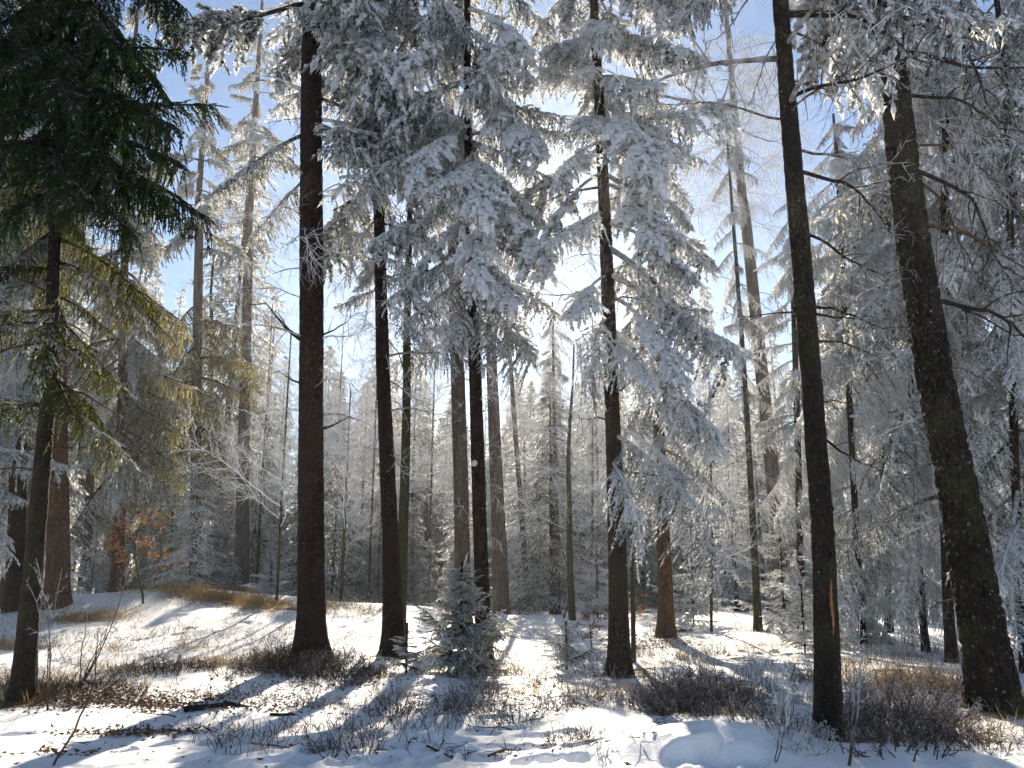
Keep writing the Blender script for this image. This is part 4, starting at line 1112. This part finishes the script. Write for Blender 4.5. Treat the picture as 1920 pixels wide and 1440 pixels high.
for (px, py, i, sc, f) in [(1250, 1355, 0, .85, .42), (1300, 1350, 0, 1.0, .4), (1350, 1345, 0, 1.0, .5), (1290, 1320, 0, .95, .5), (1340, 1310, 1, 1.0, .55), (1395, 1330, 1, .95, .5), (1245, 1325, 1, .8, .5), (1420, 1370, 3, .8, .45)]:
    shrub(px, py - 25, i, sc, f, 'dark dense bilberry twigs heaped behind the mound of smooth snow', G2)
G3 = 'brushwood between the leaning trunks'
for (px, py, i, sc, f) in [(1620, 1375, 0, .9, .42), (1665, 1360, 0, 1.0, .45), (1720, 1375, 0, .9, .42), (1640, 1330, 1, 1.0, .5), (1700, 1320, 0, 1.0, .5), (1755, 1340, 1, 1.0, .5), (1790, 1375, 3, .9, .45), (1670, 1400, 3, .9, .38), (1650, 1290, 1, 1., .5), (1730, 1285, 1, 1., .5), (1790, 1300, 1, 1.0, .5), (1480, 1370, 2, .9, .45), (1840, 1400, 3, .8, .4)]:
    shrub(px, py, i, sc, f, 'tangled half-rimed twigs between the smooth and the rough leaning trunks', G3)
G4 = 'brushwood patches on the left snow'
for (px, py, i, sc, f) in [(260, 1262, 3, .9, .35), (310, 1262, 3, 1.0, .33), (345, 1255, 3, .9, .35), (290, 1235, 2, .8, .4), (430, 1268, 2, .9, .35), (240, 1300, 2, .8, .25), (60, 1300, 3, 1.0, .25), (130, 1310, 3, .9, .25), (20, 1290, 2, 1, .25), (180, 1290, 2, 1, .3), (480, 1262, 2, .9, .3), (400, 1255, 2, .8, .35)]:
    shrub(px, py, i, sc, f, 'flat dark twig mat on the snow between dark green spruce and thickest trunk', G4)
G5 = 'small twig tufts scattered over the snow'
for k in range(95):
    px = random.uniform(380, 1900); py = random.uniform(1215, 1420)
    if py > 1360 and (random.random() < 0.6 or 1180 < px < 1450): continue
    shrub(px, py, random.choice([2, 4, 4, 2, 1]), random.uniform(.45, .9), random.uniform(.35, .7), 'small rimed twig tuft sticking out of open snow', G5)
shrub(740, 1345, 2, .8, .5, 'twig tuft with curled dark top on blue shaded snow below the brown spruce')
shrub(878, 1330, 1, .75, .45, 'broad twig tuft in mid clearing below the bushy young spruce')
for (px, py, s_) in [(1235, 1190, .8), (1275, 1185, .7)]:
    shrub(px, py, 1, s_, .4, 'twigs at the foot of the reddish half-hidden trunk', 'twigs at the reddish trunk')

# dry grass
gr = MB(); rg = np.random.default_rng(5)
def grass(px, py, rx, ry, n, h0, h1):
    n = int(n * 0.6); h0 *= 1.3; h1 *= 1.4
    c = G(px, py)
    x = c[0] + rg.normal(0, rx * 0.55, n); y = c[1] + rg.normal(0, ry * 0.55, n)
    keep = n2(x, y, 0.5, 33) + 0.6 * n2(x, y, 1.4, 34) > -0.15
    x, y = x[keep], y[keep]; n = len(x)
    z = base_h(x, y)
    p0 = np.stack([x, y, z - 0.01], -1)
    az = rg.uniform(0, 6.28, n); ln = rg.uniform(h0, h1, n); ti = rg.uniform(0.3, 1.45, n)
    d = np.stack([np.cos(az) * np.sin(ti), np.sin(az) * np.sin(ti), np.cos(ti)], -1)
    p1 = p0 + d * ln[:, None]
    gr.shoots(p0, p1, 0.009, 0.3, 0, rng=rg)
for a in [(400, 1118, 2.0, .9, 2600, .12, .34), (480, 1132, 1.8, .8, 2200, .12, .3), (530, 1145, 1.2, .6, 1200, .12, .3), (340, 1110, 1.2, .6, 900, .1, .28), (640, 1140, 1.0, .7, 1100, .12, .34), (150, 1160, 1.1, .7, 1100, .12, .32), (190, 1165, .9, .5, 500, .1, .3),
          (20, 1215, .7, .4, 700, .1, .3), (260, 1218, .9, .3, 600, .08, .22), (310, 1215, .8, .3, 500, .08, .22), (450, 1242, .8, .3, 800, .08, .22), (400, 1250, .6, .3, 400, .08, .2), (110, 1280, 1.2, .6, 1000, .08, .25), (200, 1260, .8, .4, 400, .08, .22), (370, 1190, 1.2, .6, 260, .06, .18),
          (930, 1265, .9, .3, 600, .07, .2), (1050, 1300, 1.2, .4, 500, .07, .2), (1150, 1290, .9, .35, 500, .08, .22), (1180, 1310, .8, .3, 400, .08, .22), (1650, 1270, 1.0, .6, 900, .1, .3), (1720, 1290, 1.0, .5, 900, .1, .32), (1830, 1340, .7, .5, 380, .08, .26), (1850, 1380, .7, .4, 220, .08, .24), (1420, 1215, 1.4, .6, 400, .07, .2), (600, 1180, 1.5, .6, 300, .07, .2), (1000, 1230, 1.2, .4, 260, .06, .2), (800, 1300, 1.2, .3, 260, .06, .18)]:
    grass(*a)
go = obj('dry_grass', gr.mesh('dry_grass', [M['straw']])); go['kind'] = 'stuff'
tag(go, 'golden dry grass in patches showing through the thin snow', 'grass')

# frosted stubble and twig crumbs all over the thin snow
st = MB(); rs = np.random.default_rng(15)
n = 22000
y = rs.uniform(7.0, 22, n); x = rs.uniform(-0.75, 0.75, n) * (y + 1)
kp = (n2(x, y, 0.9, 51) + 0.8 * n2(x, y, 2.6, 52) + 1.4 * (litter_mask(x, y) - 0.2) - 0.35 * (y < 8.0)) > 0.22
x, y = x[kp], y[kp]; n = len(x)
p0 = np.stack([x, y, base_h(x, y) - 0.01], -1)
d = rs.normal(0, 0.55, (n, 3)); d[:, 2] = 1.0; d /= np.linalg.norm(d, axis=1)[:, None]
p1 = p0 + d * rs.uniform(0.04, 0.17, (n, 1))
p2 = p1 + (d + rs.normal(0, 0.6, (n, 3))) * rs.uniform(0.02, 0.07, (n, 1))
fr_ = rs.uniform(0, 0.9, n)
st.prisms(p0, p1, 0.0035, 0.003, fr_); st.prisms(p1, p2, 0.003, 0.002, fr_ + 0.1)
so = obj('frosted_stubble', st.mesh('frosted_stubble', [M['twig']]), color=(0.42, 0, 0)); so['kind'] = 'stuff'
tag(so, 'short rimed stalks of ground cover poking through the thin snow', 'ground cover')
st = MB(); n = 9000
y = rs.uniform(6.8, 20, n); x = rs.uniform(-0.75, 0.75, n) * (y + 1)
kp = (n2(x, y * 1.7, 0.8, 61) + 0.9 * n2(x, y * 1.5, 2.2, 62) + 1.2 * (litter_mask(x, y) - 0.2)) > 0.30
x, y = x[kp], y[kp]; n = len(x)
p0 = np.stack([x, y, base_h(x, y) + 0.008], -1)
a = rs.uniform(0, 6.28, n); ln_ = rs.uniform(0.03, 0.2, n)
p1 = p0 + np.stack([np.cos(a) * ln_, np.sin(a) * ln_, rs.uniform(-.005, .03, n)], -1)
st.prisms(p0, p1, rs.uniform(0.002, 0.006, n), 0.002, rs.uniform(0, .5, n))
so = obj('twig_litter', st.mesh('twig_litter', [M['twig']]), color=(0.2, 0, 0)); so['kind'] = 'stuff'
tag(so, 'dark twig crumbs strewn over the snow', 'litter')

# straw tufts between the stalks
st = MB(); n = 16000
y = rs.uniform(7.6, 22, n); x = rs.uniform(-0.75, 0.75, n) * (y + 1)
kp = (n2(x, y, 0.6, 71) + 0.9 * n2(x, y, 2.1, 72) + 1.2 * (litter_mask(x, y) - 0.2)) > 0.42
x, y = x[kp], y[kp]; n = len(x)
p0 = np.stack([x, y, base_h(x, y) - 0.01], -1)
d = rs.normal(0, 0.9, (n, 3)); d[:, 2] = np.abs(d[:, 2]) + 0.4; d /= np.linalg.norm(d, axis=1)[:, None]
st.shoots(p0, p0 + d * rs.uniform(0.07, 0.24, (n, 1)), 0.010, 0.3, 0, rng=rs)
so = obj('straw_tufts', st.mesh('straw_tufts', [M['straw']])); so['kind'] = 'stuff'
tag(so, 'thin straw-yellow grass scattered between the rimed stalks', 'grass')

# fallen leaves and crumbs of litter
lt = MB(); rl = np.random.default_rng(6)
for (px, py, rx, ry, n) in [(130, 1315, 1.3, .35, 900), (60, 1300, 1.0, .5, 600), (260, 1320, 1.0, .25, 500), (380, 1310, 1.0, .3, 350), (300, 1372, .6, .12, 150), (230, 1378, .6, .12, 130), (480, 1330, 1.0, .25, 180), (600, 1290, 1.2, .3, 200), (850, 1335, 1.2, .25, 150), (1250, 1205, .8, .3, 200), (1190, 1215, .7, .3, 200), (1000, 1310, 1.2, .4, 160), (120, 1415, .5, .12, 60), (680, 1400, 2.5, .5, 60)]:
    c = G(px, py); x = c[0] + rl.normal(0, rx * .6, n); y = c[1] + rl.normal(0, ry * .8, n)
    P_ = np.stack([x, y, base_h(x, y) + 0.012 + 0.012 * rl.random(n)], -1)
    leaf_batch(lt, rl, P_, 0.055, up=0.35)
lo = obj('leaf_litter', lt.mesh('leaf_litter', [M['litter']])); lo['kind'] = 'stuff'
tag(lo, 'brown fallen leaves and litter strewn over the snow', 'leaf litter')

# fallen branches
def fallen(px, py, az, L, i, label, group=None, frost=0.2):
    b = G(px, py)
    ms = (DEAD + STUB)[i]
    o = obj('fallen_branch', ms, None, (b[0], b[1], gz(b[0], b[1]) + 0.03), (random.uniform(-.4, .4), 0.02, az), L / ms['L'], (frost, 0, 0))
    return tag(o, label, 'branch', group)
fallen(1275, 1182, 0.0, 1.0, 5, 'dark fallen branch on the snow beside the reddish half-hidden trunk')
fallen(345, 1335, 0.5, 2.0, 6, 'long thin fallen branch reaching from the leaf litter towards the thickest trunk')
fallen(505, 1345, 0.05, 1.0, 6, 'straight dark stick lying on the shaded snow below the thickest trunk')
fallen(800, 1405, -0.5, 0.7, 2, 'small thorny twig lying among the footprints')
fallen(915, 1425, 0.9, 0.6, 4, 'little forked twig at the footprints edge')
fallen(1230, 1260, 2.9, 1.2, 1, 'curved fallen branch by the rime-wrapped spruce')
fallen(1640, 1262, 0.1, 1.2, 6, 'grey stick on the snow between the two leaning trunks')
for k, (px, py) in enumerate([(640, 1322), (820, 1320), (420, 1290), (250, 1375), (410, 1385), (560, 1360), (1020, 1350), (690, 1290), (1100, 1330), (330, 1350), (960, 1375), (470, 1400)]):
    fallen(px, py, random.uniform(0, 6.28), random.uniform(.4, .9), random.choice([0, 2, 4]), 'loose dead twig lying flat on the snow', 'loose twigs on the snow', .3)

# ------------------------------------------------------------------ the hazy air
hz = MB()
x0, x1, y0, y1, z0, z1 = gx[0] - 6, gx[-1] + 6, gy[0] - 6, gy[-1] + 6, -6, 32
c_ = np.array([(x, y, z) for z in (z0, z1) for y in (y0, y1) for x in (x0, x1)], float)
hz.add(c_, [[0, 2, 3, 1], [4, 5, 7, 6], [0, 1, 5, 4], [2, 6, 7, 3], [0, 4, 6, 2], [1, 3, 7, 5]])
hm, hnt, hout = nmat('haze')
pv = nd(hnt, 'ShaderNodeVolumePrincipled')
pv.inputs['Color'].default_value = (0.95, 0.97, 1.0, 1)
pv.inputs['Density'].default_value = 0.0008
pv.inputs['Anisotropy'].default_value = 0.72
hnt.links.new(pv.outputs[0], hout.inputs['Volume'])
ho = obj('haze', hz.mesh('haze', [hm])); ho['kind'] = 'stuff'
tag(ho, 'thin sunlit winter haze hanging in the air of the wood', 'haze')
